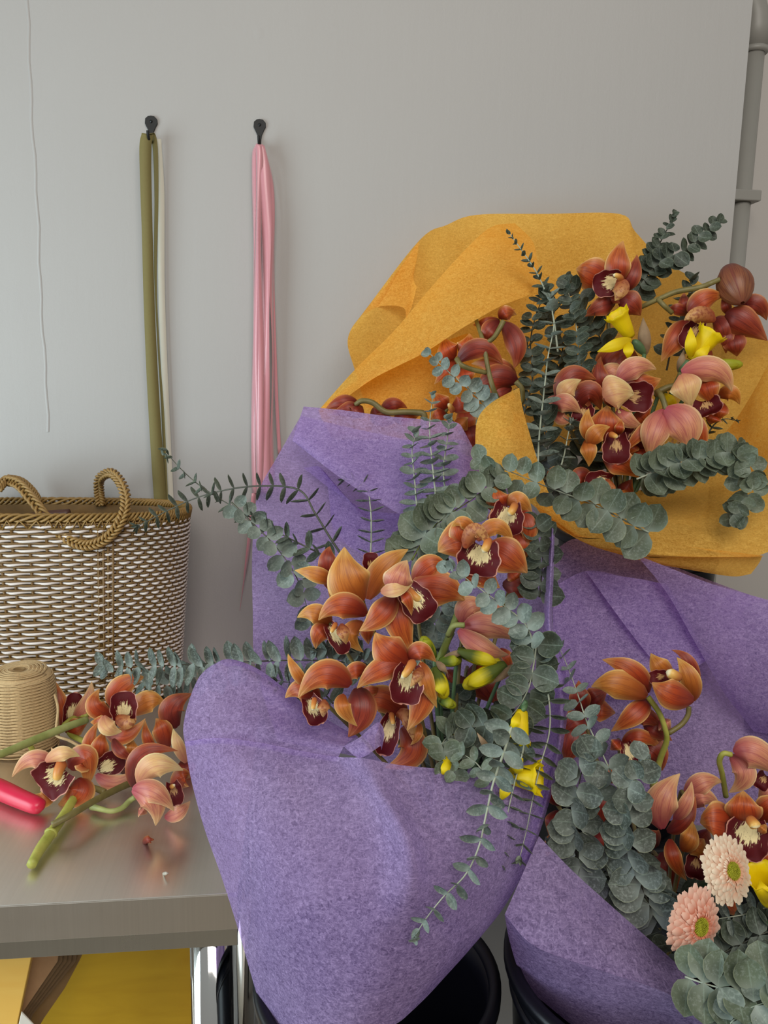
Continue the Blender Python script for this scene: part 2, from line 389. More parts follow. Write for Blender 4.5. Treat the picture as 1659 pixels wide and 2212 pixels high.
# ================================================================ hooks and ribbons
def hook(px, py, label, low):
    top = PY(px, py, WY); t = thing('wall_hook', top, label, 'hook', 'black wall hooks')
    s = 1/FPX*1.14
    # plate: flattened drop
    prof = []
    poly = [(-13, 4), (-12, -6), (-6, -11), (0, -12), (7, -11), (13, -5), (13.5, 3), (9, 11), (5, 20), (3.2, 30), (2.8, 44), (-2.8, 44), (-3.4, 30), (-5, 20), (-9, 12)]
    mb = MB().prism([top+Vector((x*s, -.0032, -y*s)) for x, y in poly], (0, .0031, 0)); mb.build('plate', BLACKM, t, False, .0006)
    sc = MB().lathe([(0, .0018), (.0018, .0012), (.0024, 0)], 12); sc.v = [top+Vector((v.x, -.0032-v.z, v.y)) for v in sc.v]; sc.build('screw', plain('screw_head', '#3a3c3e', .3, .8), t)
    arm = cr([top+Vector((0, -.0015, -40*s)), top+Vector((0, -.003, -low*.7*s)), top+Vector((0, -.007, -low*s)), top+Vector((0, -.018, -(low+5)*s)), top+Vector((0, -.029, -(low-3)*s)), top+Vector((0, -.031, -(low-12)*s))], 5)
    MB().tube(arm, .0021, 10).build('arm', BLACKM, t)
    return top
h1 = hook(327, 264, 'black iron wall hook holding the olive ribbon', 42)
h2 = hook(561, 271, 'black iron wall hook holding the pink satin ribbons', 46)
def ribbon(pts, wpx, mat, name, parent=None, tw=None, n=8, fold=0):
    """pts: (px,py,y) line of the strip's centre, wpx: width in px at each"""
    c = cr([PY(*p) for p in pts], n); m = len(c); rows = []
    for i, p in enumerate(c):
        f = i/(m-1)*(len(wpx)-1); k = min(int(f), len(wpx)-2); w = (wpx[k]*(1-(f-k))+wpx[k+1]*(f-k))*1.15/FPX/2
        a = 0
        if tw: a = tw(i/(m-1))
        d = Vector((math.cos(a), math.sin(a), 0))
        rows.append([p-d*w+Vector((0, fold*w, 0)), p, p+d*w+Vector((0, fold*w, 0))])
    return MB().grid(rows)
rb = ribbon([(319, 289, WY-.024), (314, 330, WY-.026), (318, 500, WY-.024), (324, 700, WY-.022), (334, 900, WY-.02), (350, 1135, WY-.016)], [24, 24, 22, 23, 25, 28], OLIVE, '', tw=lambda f: .25)
r2 = ribbon([(319, 289, WY-.024), (330, 292, WY-.016), (336, 330, WY-.014), (338, 430, WY-.013), (336, 600, WY-.014), (343, 760, WY-.013), (352, 900, WY-.013), (362, 1135, WY-.012)], [18, 14, 13, 11, 9, 5, 5, 8, 8], OLIVE, '', tw=lambda f: -.5)
o = MB().add(rb.v, rb.f, rb.uv).add(r2.v, r2.f, r2.uv).build('olive_ribbon', OLIVE, solid=.0006)
tag(o, 'olive green ribbon looped over the left hook and hanging flat', 'ribbon')
rb = ribbon([(343, 300, WY-.008), (348, 420, WY-.006), (349, 620, WY-.006), (356, 820, WY-.006), (370, 1135, WY-.006)], [10, 14, 14, 14, 16], CREAM, '')
tag(rb.build('cream_ribbon', CREAM, solid=.0005), 'thin cream ribbon hanging just right of the olive ribbon', 'ribbon')
pk = thing('pink_ribbon', PY(561, 315, WY-.01), 'hank of pink satin ribbon strands hanging from the right hook', 'ribbon')
strands = [
 ([(553, 312, .012), (550, 345, .012), (549, 500, .012), (548, 700, .012), (548, 900, .012), (549, 1065, .012)], [9, 14, 15, 13, 14, 14], -1.0),
 ([(557, 310, .022), (556, 350, .022), (555, 500, .022), (554, 720, .022), (555, 900, .022), (556, 1065, .022)], [8, 10, 12, 12, 13, 13], -.7),
 ([(560, 312, .028), (562, 360, .028), (561, 520, .028), (564, 720, .028), (563, 900, .028), (564, 1065, .028)], [8, 12, 13, 14, 13, 12], .6),
 ([(564, 312, .024), (573, 370, .026), (576, 500, .026), (574, 700, .025), (573, 900, .025), (575, 1065, .025)], [8, 20, 22, 20, 20, 20], -.25),
 ([(567, 312, .014), (580, 360, .018), (588, 440, .018), (586, 600, .018), (590, 780, .018), (587, 950, .018), (588, 1040, .018)], [8, 12, 12, 14, 12, 14, 12], .9),
 ([(568, 314, .008), (584, 380, .01), (590, 470, .01), (590, 620, .01), (597, 850, .01), (604, 980, .01)], [6, 7, 7, 6, 8, 8], .2)]
for i, (pts, w, tw) in enumerate(strands):
    pts = [(x, y, WY-dy) for x, y, dy in pts]
    ribbon(pts, w, PINK, '', tw=lambda f, tw=tw, i=i: tw+.45*math.sin(f*9+i*2), n=10).build('strand', PINK, pk, solid=.0004)
ribbon([(549, 1065, WY-.012), (540, 1150, WY-.014), (532, 1220, WY-.014), (518, 1320, WY-.012)], [12, 12, 16, 3], PINK, '', tw=lambda f: .5+f, n=10).build('ribbon_tail', PINK, pk, solid=.0004)

# ================================================================ steel work table
tt = thing('work_table', (-.5, .95, 0), 'brushed stainless steel work table against the wall', 'table')
X0, X1, Y0 = -1.3, -.052, .647
MB().box((X0, Y0, .8985), (X1, WY-.002, .9)).box((X0, Y0+.0005, .8627), (X1, Y0+.002, .8985)).box((X1-.002, Y0, .8627), (X1, WY-.002, .8985)).build('tabletop', STEEL, tt, False, .0006)
MB().box((X0, Y0+.0015, .8455), (X1-.001, Y0+.0035, .8627)).box((X0, Y0+.002, .8455), (X1-.002, Y0+.03, .8470)).build('lower_rail', steel_mat('rail_steel', '#cfcdc4', .26), tt, False, .0004)
for x, y in ((-.083, .70), (-.083, 1.18), (-1.25, .70), (-1.25, 1.18)):
    MB().tube([(x, y, 0), (x, y, .899-.002)], .021, 28).build('leg', CHROME, tt)
MB().box((X0, .72, .10), (-.14, 1.2, .115)).build('bottom_shelf', STEEL, tt, False)
# things stored under the table
def board(name, poly, y, th, mat, label, cat, group=None):
    o = MB().prism([PY(px, py, y) for px, py in poly][::-1], (0, th, 0)).build(name, mat, smooth=False, bevel=.0008)
    return tag(o, label, cat, group)
board('plywood_board', [(60, 2035), (421, 2035), (426, 2450), (60, 2450)], .86, .012, PLY, 'dark yellow stained plywood board with a knot standing under the table', 'board')
board('plywood_sheet', [(-300, 2035), (75, 2035), (40, 2200), (0, 2450), (-300, 2450)], .74, .009, PLY2, 'light yellow plywood board at left edge under the table', 'board')
board('orange_board', [(422, 2035), (428, 2035), (432, 2450), (427, 2450)], .83, .02, plain('orange_edge', '#c8743a', .5), 'thin orange board edge standing beside the chrome leg', 'board')
for k in range(5):
    o_ = k*9
    pl = [(70+o_*1.0 if k else 60, 2035), (128+o_*1.1, 2035), (128+o_*1.1-4, 2078), (46+o_*.7, 2192), (38+o_*.7, 2230), (-20+o_, 2330), (-60+o_, 2330)]
    pl = [(pl[0][0], 2035), pl[1], pl[2], pl[3], pl[5], (-60+o_*.5, 2330)]
    board('kraft_board', pl, .765+k*.006, .004, KRAFT if k == 0 else KRAFTD, ['front kraft cardboard sheet with pale face, leaning under the table', 'second kraft cardboard sheet in the stack leaning under the table', 'third kraft cardboard sheet in the stack leaning under the table', 'fourth kraft cardboard sheet in the stack leaning under the table', 'rearmost kraft cardboard sheet in the stack leaning under the table'][k], 'cardboard', 'kraft sheets leaning under the table')
board('plastic_sleeve', [(160, 2035), (190, 2035), (172, 2075), (140, 2135), (95, 2200), (60, 2260), (20, 2300), (60, 2195), (150, 2078)], .80, .010, FILM, 'crumpled brown plastic sleeve behind the kraft sheets under the table', 'packaging')
board('white_card', [(46, 2186), (80, 2222), (110, 2300), (20, 2300)], .735, .002, plain('white_card', '#d8d2c6', .7), 'white card corner at the bottom under the table', 'card')

# ================================================================ basket
bk = thing('basket', (-.357, 1.135, .9), 'white and brown woven basket with braided handles on the table', 'basket')
BC = Vector((-.357, 1.135, 0)); BZ0, BZ1 = .904, 1.172
def oval(th, z, off=0):
    f = (z-BZ0)/(BZ1-BZ0); a = .178+.020*f+off; b = .064+.010*f+off; e = .8
    c, s = math.cos(th), math.sin(th)
    return Vector((BC.x+a*math.copysign(abs(c)**e, c), BC.y+b*math.copysign(abs(s)**e, s), z))
NR = 40; SEG = 384
mw = MB(); mbn = MB()
for r in range(NR):
    z = BZ0+.004+(BZ1-BZ0-.012)*r/(NR-1)
    ph = math.pi*(r % 2)
    pts = [oval(2*math.pi*k/SEG, z+.0006*math.sin(48*2*math.pi*k/SEG+ph), .0012+.0030*math.cos(48*2*math.pi*k/SEG+ph)) for k in range(SEG)]
    mw.tube(pts, .0021, 5, 0, True)
    pts = [oval(2*math.pi*k/SEG, z+.0034, .0024+.0012*math.cos(48*2*math.pi*k/SEG+ph+.6)) for k in range(SEG)]
    mbn.tube(pts, .0017, 5, 0, True)
mw.build('woven_strands', WHITEP, bk)
for k in range(96):
    th = 2*math.pi*k/96
    mbn.tube([oval(th, BZ0-.001, .0005), oval(th, (BZ0+BZ1)/2, .0005), oval(th, BZ1, .0005)], .0020, 5)
for dx in (-.010, -.004, .002, .008):
    th = -math.acos(max(-1, min(1, ((-.262+dx-BC.x)/.19))))
    # darker reeds that carry the handle down the side
    cands = [oval(-math.pi/2+i*.002, 1.0, .0048) for i in range(-700, 700)]
    i = min(range(len(cands)), key=lambda q: abs(cands[q].x-(-.262+dx)) if cands[q].y < BC.y else 9)
    th = -math.pi/2+(i-700)*.002
    mbn.tube([oval(th, BZ0+.03, .003), oval(th, 1.0, .0032), oval(th, BZ1-.01, .0034)], .0018, 5)
mbn.build('stakes', TAN, bk)
ml = MB(); ml.grid([[oval(2*math.pi*k/96, BZ0+(BZ1-BZ0)*i/6, -.004) for k in range(96)] for i in range(7)], 0, True)
ml.add([oval(2*math.pi*k/96, BZ0, -.004) for k in range(96)], [tuple(range(96))]); ml.build('inner_wall', TAN, bk)
mr = MB()
for q in range(4):
    pts = []
    for k in range(SEG):
        th = 2*math.pi*k/SEG; w = 40*th+q*math.pi/2
        pts.append(oval(th, BZ1+.004+.0048*math.sin(w), .001+.0038*math.cos(w)))
    mr.tube(pts, .0021, 5, 0, True)
for k in range(0, 120):
    th = 2*math.pi*k/120; mr.tube([oval(th, BZ1-.012, .003), oval(th+.03, BZ1+.001, .005), oval(th+.055, BZ1-.012, .003)], .0015, 5)
mr.build('rim', RIM, bk)
def braid(ctrl, rad, name, strands=5, wob=.0042):
    c = cr(ctrl, 14); mb = MB(); n = len(c)
    for q in range(strands):
        pts = []
        for i, p in enumerate(c):
            T = (c[min(i+1, n-1)]-c[max(i-1, 0)]).normalized(); S = T.cross(fwd); S = S.normalized() if S.length > 1e-3 else rgt
            V = T.cross(S); w = i*.42+q*2*math.pi/strands
            pts.append(p+S*rad*math.sin(w)*.95+V*wob*math.sin(2*w))
        mb.tube(pts, .0020, 5)
    return mb.build(name, TAN2, bk)
braid([P(84, 1085, 1.165), P(70, 1062, 1.160), P(45, 1040, 1.145), P(15, 1036, 1.12), P(-6, 1058, 1.085)], .0048, 'handle')
braid([P(12, 1038, 1.12), P(40, 1046, 1.085), P(72, 1082, 1.06), P(110, 1132, 1.045), P(150, 1166, 1.04), P(190, 1178, 1.04), P(230, 1164, 1.042), P(260, 1128, 1.045), P(272, 1085, 1.06), P(262, 1045, 1.09), P(240, 1022, 1.12), P(216, 1034, 1.15), P(214, 1062, 1.165), P(218, 1092, 1.168)], .0062, 'handle')
tag(MB().tube(cr([P(60, 1118, 1.15), P(100, 1112, 1.15), P(150, 1108, 1.15)], 5), .006, 10).build('leather_pouch', plain('brown_leather', '#4a2a20', .5)), 'brown leather strap lying inside the woven basket', 'strap')

# ================================================================ twine cone
tw = thing('twine_spool', (-.343, .958, .9), 'natural jute twine spool standing beside the orchids on the table', 'twine')
TCX = Vector((-.343, .958, 0)); 
def trad(z): 
    f = (z-.9)/.1; return .0395-.003*f-.006*max(0, (f-.9)/.1)**2+.0015*math.sin(f*3)
m = MB(); m.lathe([(.0072, .93), (.0072, 1.0015), (.016, 1.0025), (.028, 1.0005), (.0362, .9965), (.0385, .988), (.0392, .95), (.0395, .91), (.034, .9005), (.01, .9005)], 40, TCX); m.build('wound_core', TWINE, tw)
m = MB()
for lay in range(3):
    pts = []; turns = 24
    for i in range(turns*30):
        th = 2*math.pi*i/30; f = i/(turns*30); z = .9035+.091*f+.0035*math.sin(th+lay*2.1)
        r = trad(z)+.0012+.0006*lay
        pts.append(TCX+Vector((r*math.cos(th), r*math.sin(th), z)))
    m.tube(pts, .00105, 4)
for k in range(5):
    r = .012+.0045*k; pts = [TCX+Vector(((r+.003*i/60)*math.cos(2*math.pi*i/30), (r+.003*i/60)*math.sin(2*math.pi*i/30), 1.0025-.0003*k+.0008*math.sin(i*.4))) for i in range(60)]
    m.tube(pts, .00095, 4)
m.build('strand', TWINE, tw)
MB().lathe([(.0072, .925), (.0072, 1.003), (.0060, 1.003), (.0060, .925)], 24, TCX).build('paper_core', TWINEC, tw)
MB().tube(cr([P(118, 1500, .955), P(125, 1530, .95), P(122, 1566, .945), P(121, 1588, .94), P(150, 1600, .93), P(180, 1618, .925), P(191, 1632, .92), P(189, 1645, .915)], 8), .0017, 6).build('loose_end', TWINE, tw)

# ================================================================ secateurs handle
sec = thing('secateurs', PT(40, 1750), 'red secateurs handle lying at left edge of the table', 'secateurs')
def flat_tube(ctrl, rads, asp, n=6, seg=12):
    c = cr(ctrl, n); m = len(c); rows = []
    for i, p in enumerate(c):
        T = (c[min(i+1, m-1)]-c[max(i-1, 0)]).normalized(); S = T.cross(Vector((0, 0, 1))).normalized(); V = S.cross(T)
        f = i/(m-1)*(len(rads)-1); k = min(int(f), len(rads)-2); r = rads[k]*(1-(f-k))+rads[k+1]*(f-k)
        rows.append([p+r*(math.cos(2*math.pi*q/seg)*S+asp*math.sin(2*math.pi*q/seg)*V) for q in range(seg)])
    mb = MB().grid(rows, 0, True)
    k = len(mb.v); n1 = (m-1)*seg
    mb.f += [tuple(range(seg-1, -1, -1)), tuple(n1+q for q in range(seg))]; mb.mi += [0, 0]
    return mb
flat_tube([PT(-150, 1640, .02), PT(-60, 1682, .016), PT(0, 1706, .013), PT(40, 1724, .012), PT(74, 1738, .011), PT(88, 1743, .010), PT(94, 1746, .009)], [.011, .012, .0115, .0105, .0098, .0078, .0022], .95).build('handle', SECA, sec)
MB().tube([PT(-150, 1640, .02), PT(-260, 1600, .012)], [.006, .002], 8).build('blade', CHROME, sec)

# ================================================================ buckets and what they stand on
def bucket(cx, cy, zr, r, hgt, label, holes=True):
    t = thing('flower_bucket', (cx, cy, zr-hgt), label, 'bucket', 'black flower buckets')
    c = Vector((cx, cy, 0)); z0 = zr-hgt
    MB().lathe([(0.001, z0), (r*.70, z0), (r*.72, z0+.004), (r*.93, zr-.03), (r*.94, zr-.006), (r*.90, zr-.006), (r*.88, zr-.03), (r*.69, z0+.008), (.001, z0+.008)], 64, c).build('body', BLACK, t)
    MB().lathe([(r*.90, zr-.007), (r*.91, zr), (r*.97, zr+.0015), (r, zr-.001), (r*1.0, zr-.009), (r*.965, zr-.010), (r*.955, zr-.004)], 64, c).lathe([(r*.93, zr-.034), (r*.955, zr-.032), (r*.955, zr-.028), (r*.935, zr-.026)], 64, c).build('rim', BLACK, t)
    return t
bc = P(815, 2100, .700); bucket(bc.x, bc.y, bc.z, .112, .40, 'black plastic bucket under the large lilac bouquet')
bc2 = P(1385, 2075, .668); bucket(bc2.x, bc2.y, bc2.z, .118, .42, 'black plastic bucket holding the lower right lilac bouquet')
bc3 = P(1376, 1150, 1.06); bucket(bc3.x, bc3.y, bc3.z, .112, .42, 'black plastic bucket behind under the yellow wrapped bouquet')
bc4 = P(1790, 1345, 1.03); bucket(bc4.x, bc4.y, bc4.z, .105, .38, 'black plastic bucket at right edge behind the lilac wrap')
st = thing('flower_stand', (.42, .75, 0), 'black metal stand along the wall below the buckets', 'stand')
zs = min(bc.z-.40, bc2.z-.42)
for (bx, bh) in ((bc, .40), (bc2, .42)):
    MB().box((bx.x-.13, bx.y-.13, bx.z-bh-.012), (bx.x+.13, bx.y+.10, bx.z-bh-.0005)).build('shelf', BLACKM, st, False, .002)
MB().box((-.02, 1.0, .30), (.95, 1.03, .345)).build('rail', BLACKM, st, False, .002); MB().box((-.02, .45, .30), (.95, .47, .345)).build('rail', BLACKM, st, False, .002)
for x in (-.01, .93):
    for y in (.46, 1.02): MB().box((x-.012, y-.012, 0), (x+.012, y+.012, .345)).build('leg', BLACKM, st, False, .002)
for bx, bh in ((bc, .40), (bc2, .42)):
    MB().box((bx.x-.09, .46, .345), (bx.x+.09, .472, bx.z-bh-.012)).build('upright', BLACKM, st, False, .002)
for bx, bh in ((bc3, .42), (bc4, .38)):
    tag(MB().box((bx.x-.1, bx.y-.09, .3455), (bx.x+.1, bx.y+.09, bx.z-bh-.001)).build('plinth', BLACKM, smooth=False, bevel=.003), 'black box plinth under the '+('yellow bouquet bucket' if bx is bc3 else 'bucket at the right edge'), 'plinth')

# ================================================================ wrapping sheets
def sheet(name, patches, mat, label, n=6):
    mb = MB()
    for p in patches: patch(mb, p, n)
    o = mb.build(name, mat); tag(o, label, 'wrapping paper'); return o
def zrow(pts, d): return [(x, y, d) for x, y in pts]
# amber sheet, back: tall panel, rolled lobe and the flap folded over the flowers
sheet('wrapping_sheet', [
 [[(778, 684, 1.10), (905, 520, 1.12), (965, 486, 1.135), (1030, 464, 1.15), (1180, 462, 1.155), (1338, 462, 1.15), (1372, 500, 1.13), (1430, 560, 1.10), (1520, 615, 1.06), (1640, 700, 1.01)],
  [(758, 712, 1.075), (880, 600, 1.12), (950, 570, 1.13), (1040, 560, 1.145), (1180, 560, 1.15), (1330, 570, 1.14), (1400, 610, 1.12), (1460, 650, 1.09), (1550, 700, 1.05), (1680, 780, 1.0)],
  [(751, 745, 1.06), (860, 700, 1.11), (950, 680, 1.12), (1040, 680, 1.13), (1180, 680, 1.135), (1330, 690, 1.13), (1420, 730, 1.11), (1480, 760, 1.08), (1570, 800, 1.04), (1700, 850, .99)],
  [(766, 798, 1.045), (860, 800, 1.09), (950, 800, 1.10), (1040, 800, 1.11), (1180, 810, 1.115), (1330, 820, 1.11), (1420, 850, 1.09), (1490, 870, 1.06), (1580, 890, 1.03), (1720, 920, .98)],
  [(790, 880, 1.04), (880, 900, 1.06), (960, 920, 1.065), (1050, 940, 1.07), (1180, 960, 1.07), (1330, 980, 1.06), (1430, 1000, 1.05), (1500, 1010, 1.03), (1590, 1020, 1.0), (1730, 1010, .97)]],
 # rolled return on the left lobe
 [[(778, 684, 1.10), (840, 610, 1.11), (905, 522, 1.12)], [(820, 662, 1.095), (866, 620, 1.105), (900, 560, 1.115)], [(870, 664, 1.09), (885, 640, 1.10), (893, 600, 1.11)], [(878, 690, 1.085), (890, 660, 1.095), (900, 620, 1.10)]],
 # flap folded forward, with a loose curved lower edge
 [[(690, 884, 1.035), (768, 797, 1.04), (850, 716, 1.045), (930, 622, 1.05), (1010, 534, 1.07), (1062, 490, 1.09), (1112, 482, 1.11)],
  [(715, 880, 1.02), (790, 805, 1.02), (870, 735, 1.02), (950, 655, 1.025), (1030, 580, 1.04), (1090, 535, 1.06), (1150, 520, 1.09)],
  [(745, 862, 1.005), (815, 805, 1.0), (895, 750, .995), (975, 685, .995), (1055, 620, 1.005), (1115, 575, 1.03), (1160, 560, 1.06)],
  [(790, 825, 1.0), (850, 795, .99), (920, 760, .975), (1000, 708, .97), (1080, 662, .98), (1146, 634, 1.0), (1164, 598, 1.04)]],
 # inner left panel below the flap
 [[(688, 886, 1.03), (760, 830, 1.03), (830, 790, 1.03), (920, 752, 1.03), (1010, 720, 1.05)], [(695, 905, 1.02), (780, 880, 1.03), (860, 850, 1.035), (940, 830, 1.04), (1030, 820, 1.06)], [(720, 950, 1.0), (800, 950, 1.01), (880, 950, 1.02), (960, 950, 1.03), (1050, 950, 1.04)]]],
 YELP, 'amber wrapping sheet standing tall against the wall behind the upper bouquet')
sheet('wrapping_sheet', [
 # bowl
 [[(1190, 1078, .95), (1300, 1075, .985), (1385, 1058, 1.0), (1480, 1010, 1.01), (1570, 930, 1.0), (1625, 850, .97), (1668, 770, .95)],
  [(1170, 1090, .91), (1290, 1110, .94), (1400, 1105, .955), (1500, 1075, .96), (1600, 1000, .95), (1660, 900, .92), (1710, 800, .91)],
  [(1160, 1098, .88), (1270, 1140, .895), (1400, 1140, .90), (1510, 1140, .90), (1620, 1100, .89), (1700, 1000, .87), (1770, 880, .87)],
  [(1170, 1112, .865), (1240, 1158, .87), (1350, 1164, .87), (1480, 1180, .87), (1640, 1200, .87), (1740, 1110, .86), (1810, 980, .86)]],
 # hem turned out along the front
 [[(1150, 1090, .868), (1240, 1158, .868), (1340, 1163, .868), (1480, 1180, .868), (1580, 1192, .868), (1646, 1200, .868)],
  [(1158, 1097, .862), (1250, 1166, .855), (1345, 1186, .853), (1480, 1200, .853), (1580, 1202, .856), (1650, 1202, .860)],
  [(1166, 1104, .862), (1262, 1172, .858), (1350, 1197, .857), (1440, 1204, .857), (1560, 1204, .858), (1648, 1202, .862)]],
 [[(1300, 1183, .862), (1390, 1203, .863), (1480, 1203, .864), (1570, 1203, .866), (1647, 1200, .868)],
  [(1302, 1186, .866), (1400, 1212, .868), (1480, 1222, .870), (1570, 1228, .872), (1640, 1216, .874)],
  [(1304, 1188, .870), (1400, 1214, .872), (1485, 1230, .876), (1580, 1245, .878), (1622, 1240, .878)]],
 # curl at the left
 [[(1119, 838, .90), (1120, 838, .90), (1121, 838, .90), (1122, 839, .90)],
  [(1064, 868, .88), (1085, 862, .872), (1105, 862, .872), (1127, 872, .88)],
  [(1034, 900, .87), (1068, 896, .858), (1104, 896, .858), (1136, 908, .87)],
  [(1027, 940, .865), (1068, 936, .850), (1112, 936, .850), (1148, 950, .865)],
  [(1031, 985, .865), (1080, 980, .850), (1124, 984, .850), (1162, 998, .865)],
  [(1056, 1022, .868), (1100, 1024, .856), (1140, 1030, .856), (1174, 1038, .868)],
  [(1100, 1058, .868), (1135, 1064, .862), (1165, 1072, .862), (1195, 1084, .872)],
  [(1150, 1090, .868), (1170, 1096, .865), (1190, 1104, .865), (1215, 1115, .875)],
  [(1200, 1130, .865), (1212, 1135, .863), (1226, 1142, .864), (1245, 1150, .872)],
  [(1240, 1158, .866), (1250, 1160, .866), (1262, 1161, .868), (1280, 1162, .875)]]],
 YELP, 'amber wrapping sheet curling round the front of the upper bouquet')
# lilac, centre
sheet('wrapping_sheet', [
 [[(650, 898, .975), (760, 925, .99), (880, 950, .99), (1000, 980, .985), (1110, 1060, .93), (1196, 1148, .85)],
  [(600, 985, .975), (720, 1020, .975), (860, 1060, .975), (1000, 1080, .965), (1110, 1140, .91), (1194, 1210, .835)],
  [(556, 1070, .955), (680, 1120, .955), (840, 1160, .96), (980, 1180, .95), (1110, 1220, .89), (1190, 1290, .82)],
  [(545, 1190, .945), (680, 1240, .94), (840, 1260, .94), (980, 1280, .93), (1110, 1320, .87), (1186, 1360, .81)],
  [(546, 1320, .93), (680, 1350, .92), (840, 1370, .92), (980, 1400, .9), (1110, 1430, .84), (1200, 1440, .80)],
  [(552, 1440, .915), (680, 1470, .90), (840, 1500, .9), (980, 1540, .87), (1110, 1560, .81), (1208, 1540, .785)],
  [(600, 1600, .85), (700, 1620, .86), (840, 1650, .85), (980, 1690, .81), (1110, 1710, .76), (1196, 1660, .77)]],
 [[(656, 878, .955), (740, 886, .950), (830, 898, .945), (915, 906, .94), (985, 912, .94), (1005, 935, .94)],
  [(640, 925, .945), (740, 945, .94), (830, 960, .935), (915, 965, .93), (995, 965, .93), (1030, 985, .93)],
  [(632, 950, .945), (745, 1005, .912), (830, 1030, .905), (915, 1035, .90), (1000, 1025, .90), (1050, 1040, .905)],
  [(634, 954, .95), (735, 1032, .905), (815, 1082, .89), (893, 1118, .885), (985, 1085, .895), (1090, 1090, .905)]],
 [[(655, 1010, .965), (720, 1060, .955), (790, 1100, .95), (880, 1112, .945)], [(700, 1020, .962), (760, 1090, .95), (820, 1150, .945), (890, 1180, .94)], [(720, 1160, .955), (770, 1190, .95), (830, 1230, .945), (900, 1260, .94)]]],
 PURP, 'lilac wrapping sheet standing behind the centre bouquet with its top folded over')
sheet('wrapping_sheet', [
 [[(399, 1602, .735), (470, 1594, .72), (560, 1604, .71), (640, 1620, .70), (720, 1634, .69), (785, 1638, .668), (860, 1652, .675), (940, 1660, .675), (1020, 1669, .675), (1090, 1672, .68), (1150, 1655, .69), (1205, 1610, .70)],
  [(412, 1680, .73), (490, 1670, .695), (580, 1675, .68), (665, 1690, .672), (770, 1700, .660), (822, 1705, .645), (870, 1712, .655), (950, 1716, .65), (1030, 1720, .655), (1100, 1720, .665), (1150, 1710, .68), (1192, 1690, .695)],
  [(440, 1785, .72), (520, 1770, .67), (610, 1775, .65), (700, 1785, .64), (812, 1790, .630), (868, 1790, .607), (912, 1792, .622), (965, 1790, .625), (1040, 1785, .635), (1095, 1785, .65), (1140, 1775, .67), (1172, 1760, .69)],
  [(477, 1890, .71), (560, 1880, .645), (650, 1885, .62), (730, 1895, .61), (822, 1892, .606), (888, 1880, .592), (928, 1886, .604), (980, 1880, .612), (1040, 1870, .625), (1085, 1862, .645), (1120, 1850, .665), (1155, 1820, .685)],
  [(512, 2000, .69), (590, 1990, .63), (670, 2000, .605), (745, 2005, .595), (810, 2005, .59), (870, 2000, .592), (925, 1990, .60), (975, 1980, .61), (1020, 1965, .625), (1060, 1950, .64), (1095, 1930, .66), (1126, 1895, .68)],
  [(545, 2115, .675), (615, 2110, .625), (690, 2115, .60), (755, 2120, .59), (815, 2115, .588), (868, 2105, .592), (915, 2090, .60), (960, 2072, .61), (995, 2050, .625), (1030, 2025, .64), (1058, 1998, .66), (1085, 1965, .68)],
  [(580, 2235, .665), (640, 2235, .62), (700, 2235, .60), (750, 2235, .592), (790, 2230, .592), (828, 2222, .598), (862, 2208, .605), (892, 2182, .615), (925, 2150, .63), (960, 2112, .645), (1000, 2068, .66), (1040, 2022, .68)]],
 # lobe at the left, its lip rolled back
 [[(400, 1612, .738), (470, 1606, .724), (560, 1616, .714), (640, 1632, .704), (726, 1646, .694)],
  [(396, 1570, .745), (465, 1555, .735), (556, 1565, .725), (650, 1596, .715), (742, 1614, .70)],
  [(408, 1515, .76), (470, 1492, .755), (555, 1510, .745), (655, 1568, .73), (752, 1604, .715)],
  [(432, 1460, .775), (485, 1436, .775), (560, 1465, .76), (662, 1545, .74), (760, 1598, .725)],
  [(468, 1432, .79), (500, 1424, .79), (566, 1450, .78), (668, 1530, .755), (768, 1594, .735)],
  [(490, 1440, .80), (520, 1440, .80), (575, 1466, .79), (676, 1538, .77), (775, 1592, .75)]],
 # ruffled tuck
 [[(742, 1612, .70), (775, 1594, .70), (800, 1572, .705), (818, 1560, .71), (828, 1572, .715)],
  [(760, 1628, .69), (788, 1612, .685), (806, 1590, .695), (822, 1580, .70), (830, 1592, .71)],
  [(775, 1640, .685), (795, 1630, .68), (812, 1618, .685), (822, 1612, .69), (824, 1620, .70)]],
 # right side band running up behind the eucalyptus
 [[(1188, 1140, .80), (1193, 1140, .776), (1198, 1146, .784)], [(1180, 1240, .785), (1189, 1240, .758), (1196, 1240, .768)], [(1174, 1340, .77), (1185, 1340, .740), (1193, 1340, .752)], [(1176, 1400, .76), (1194, 1402, .722), (1207, 1400, .737)],
  [(1174, 1470, .755), (1206, 1466, .708), (1225, 1465, .724)], [(1178, 1540, .745), (1210, 1540, .698), (1227, 1530, .714)], [(1180, 1610, .735), (1205, 1612, .69), (1216, 1610, .702)], [(1166, 1690, .72), (1188, 1695, .683), (1197, 1695, .692)],
  [(1150, 1765, .69), (1165, 1775, .685), (1172, 1780, .69)], [(1120, 1850, .675), (1134, 1860, .672), (1144, 1855, .68)]]],
 PURP, 'large lilac wrapping sheet across the front of the centre bouquet')
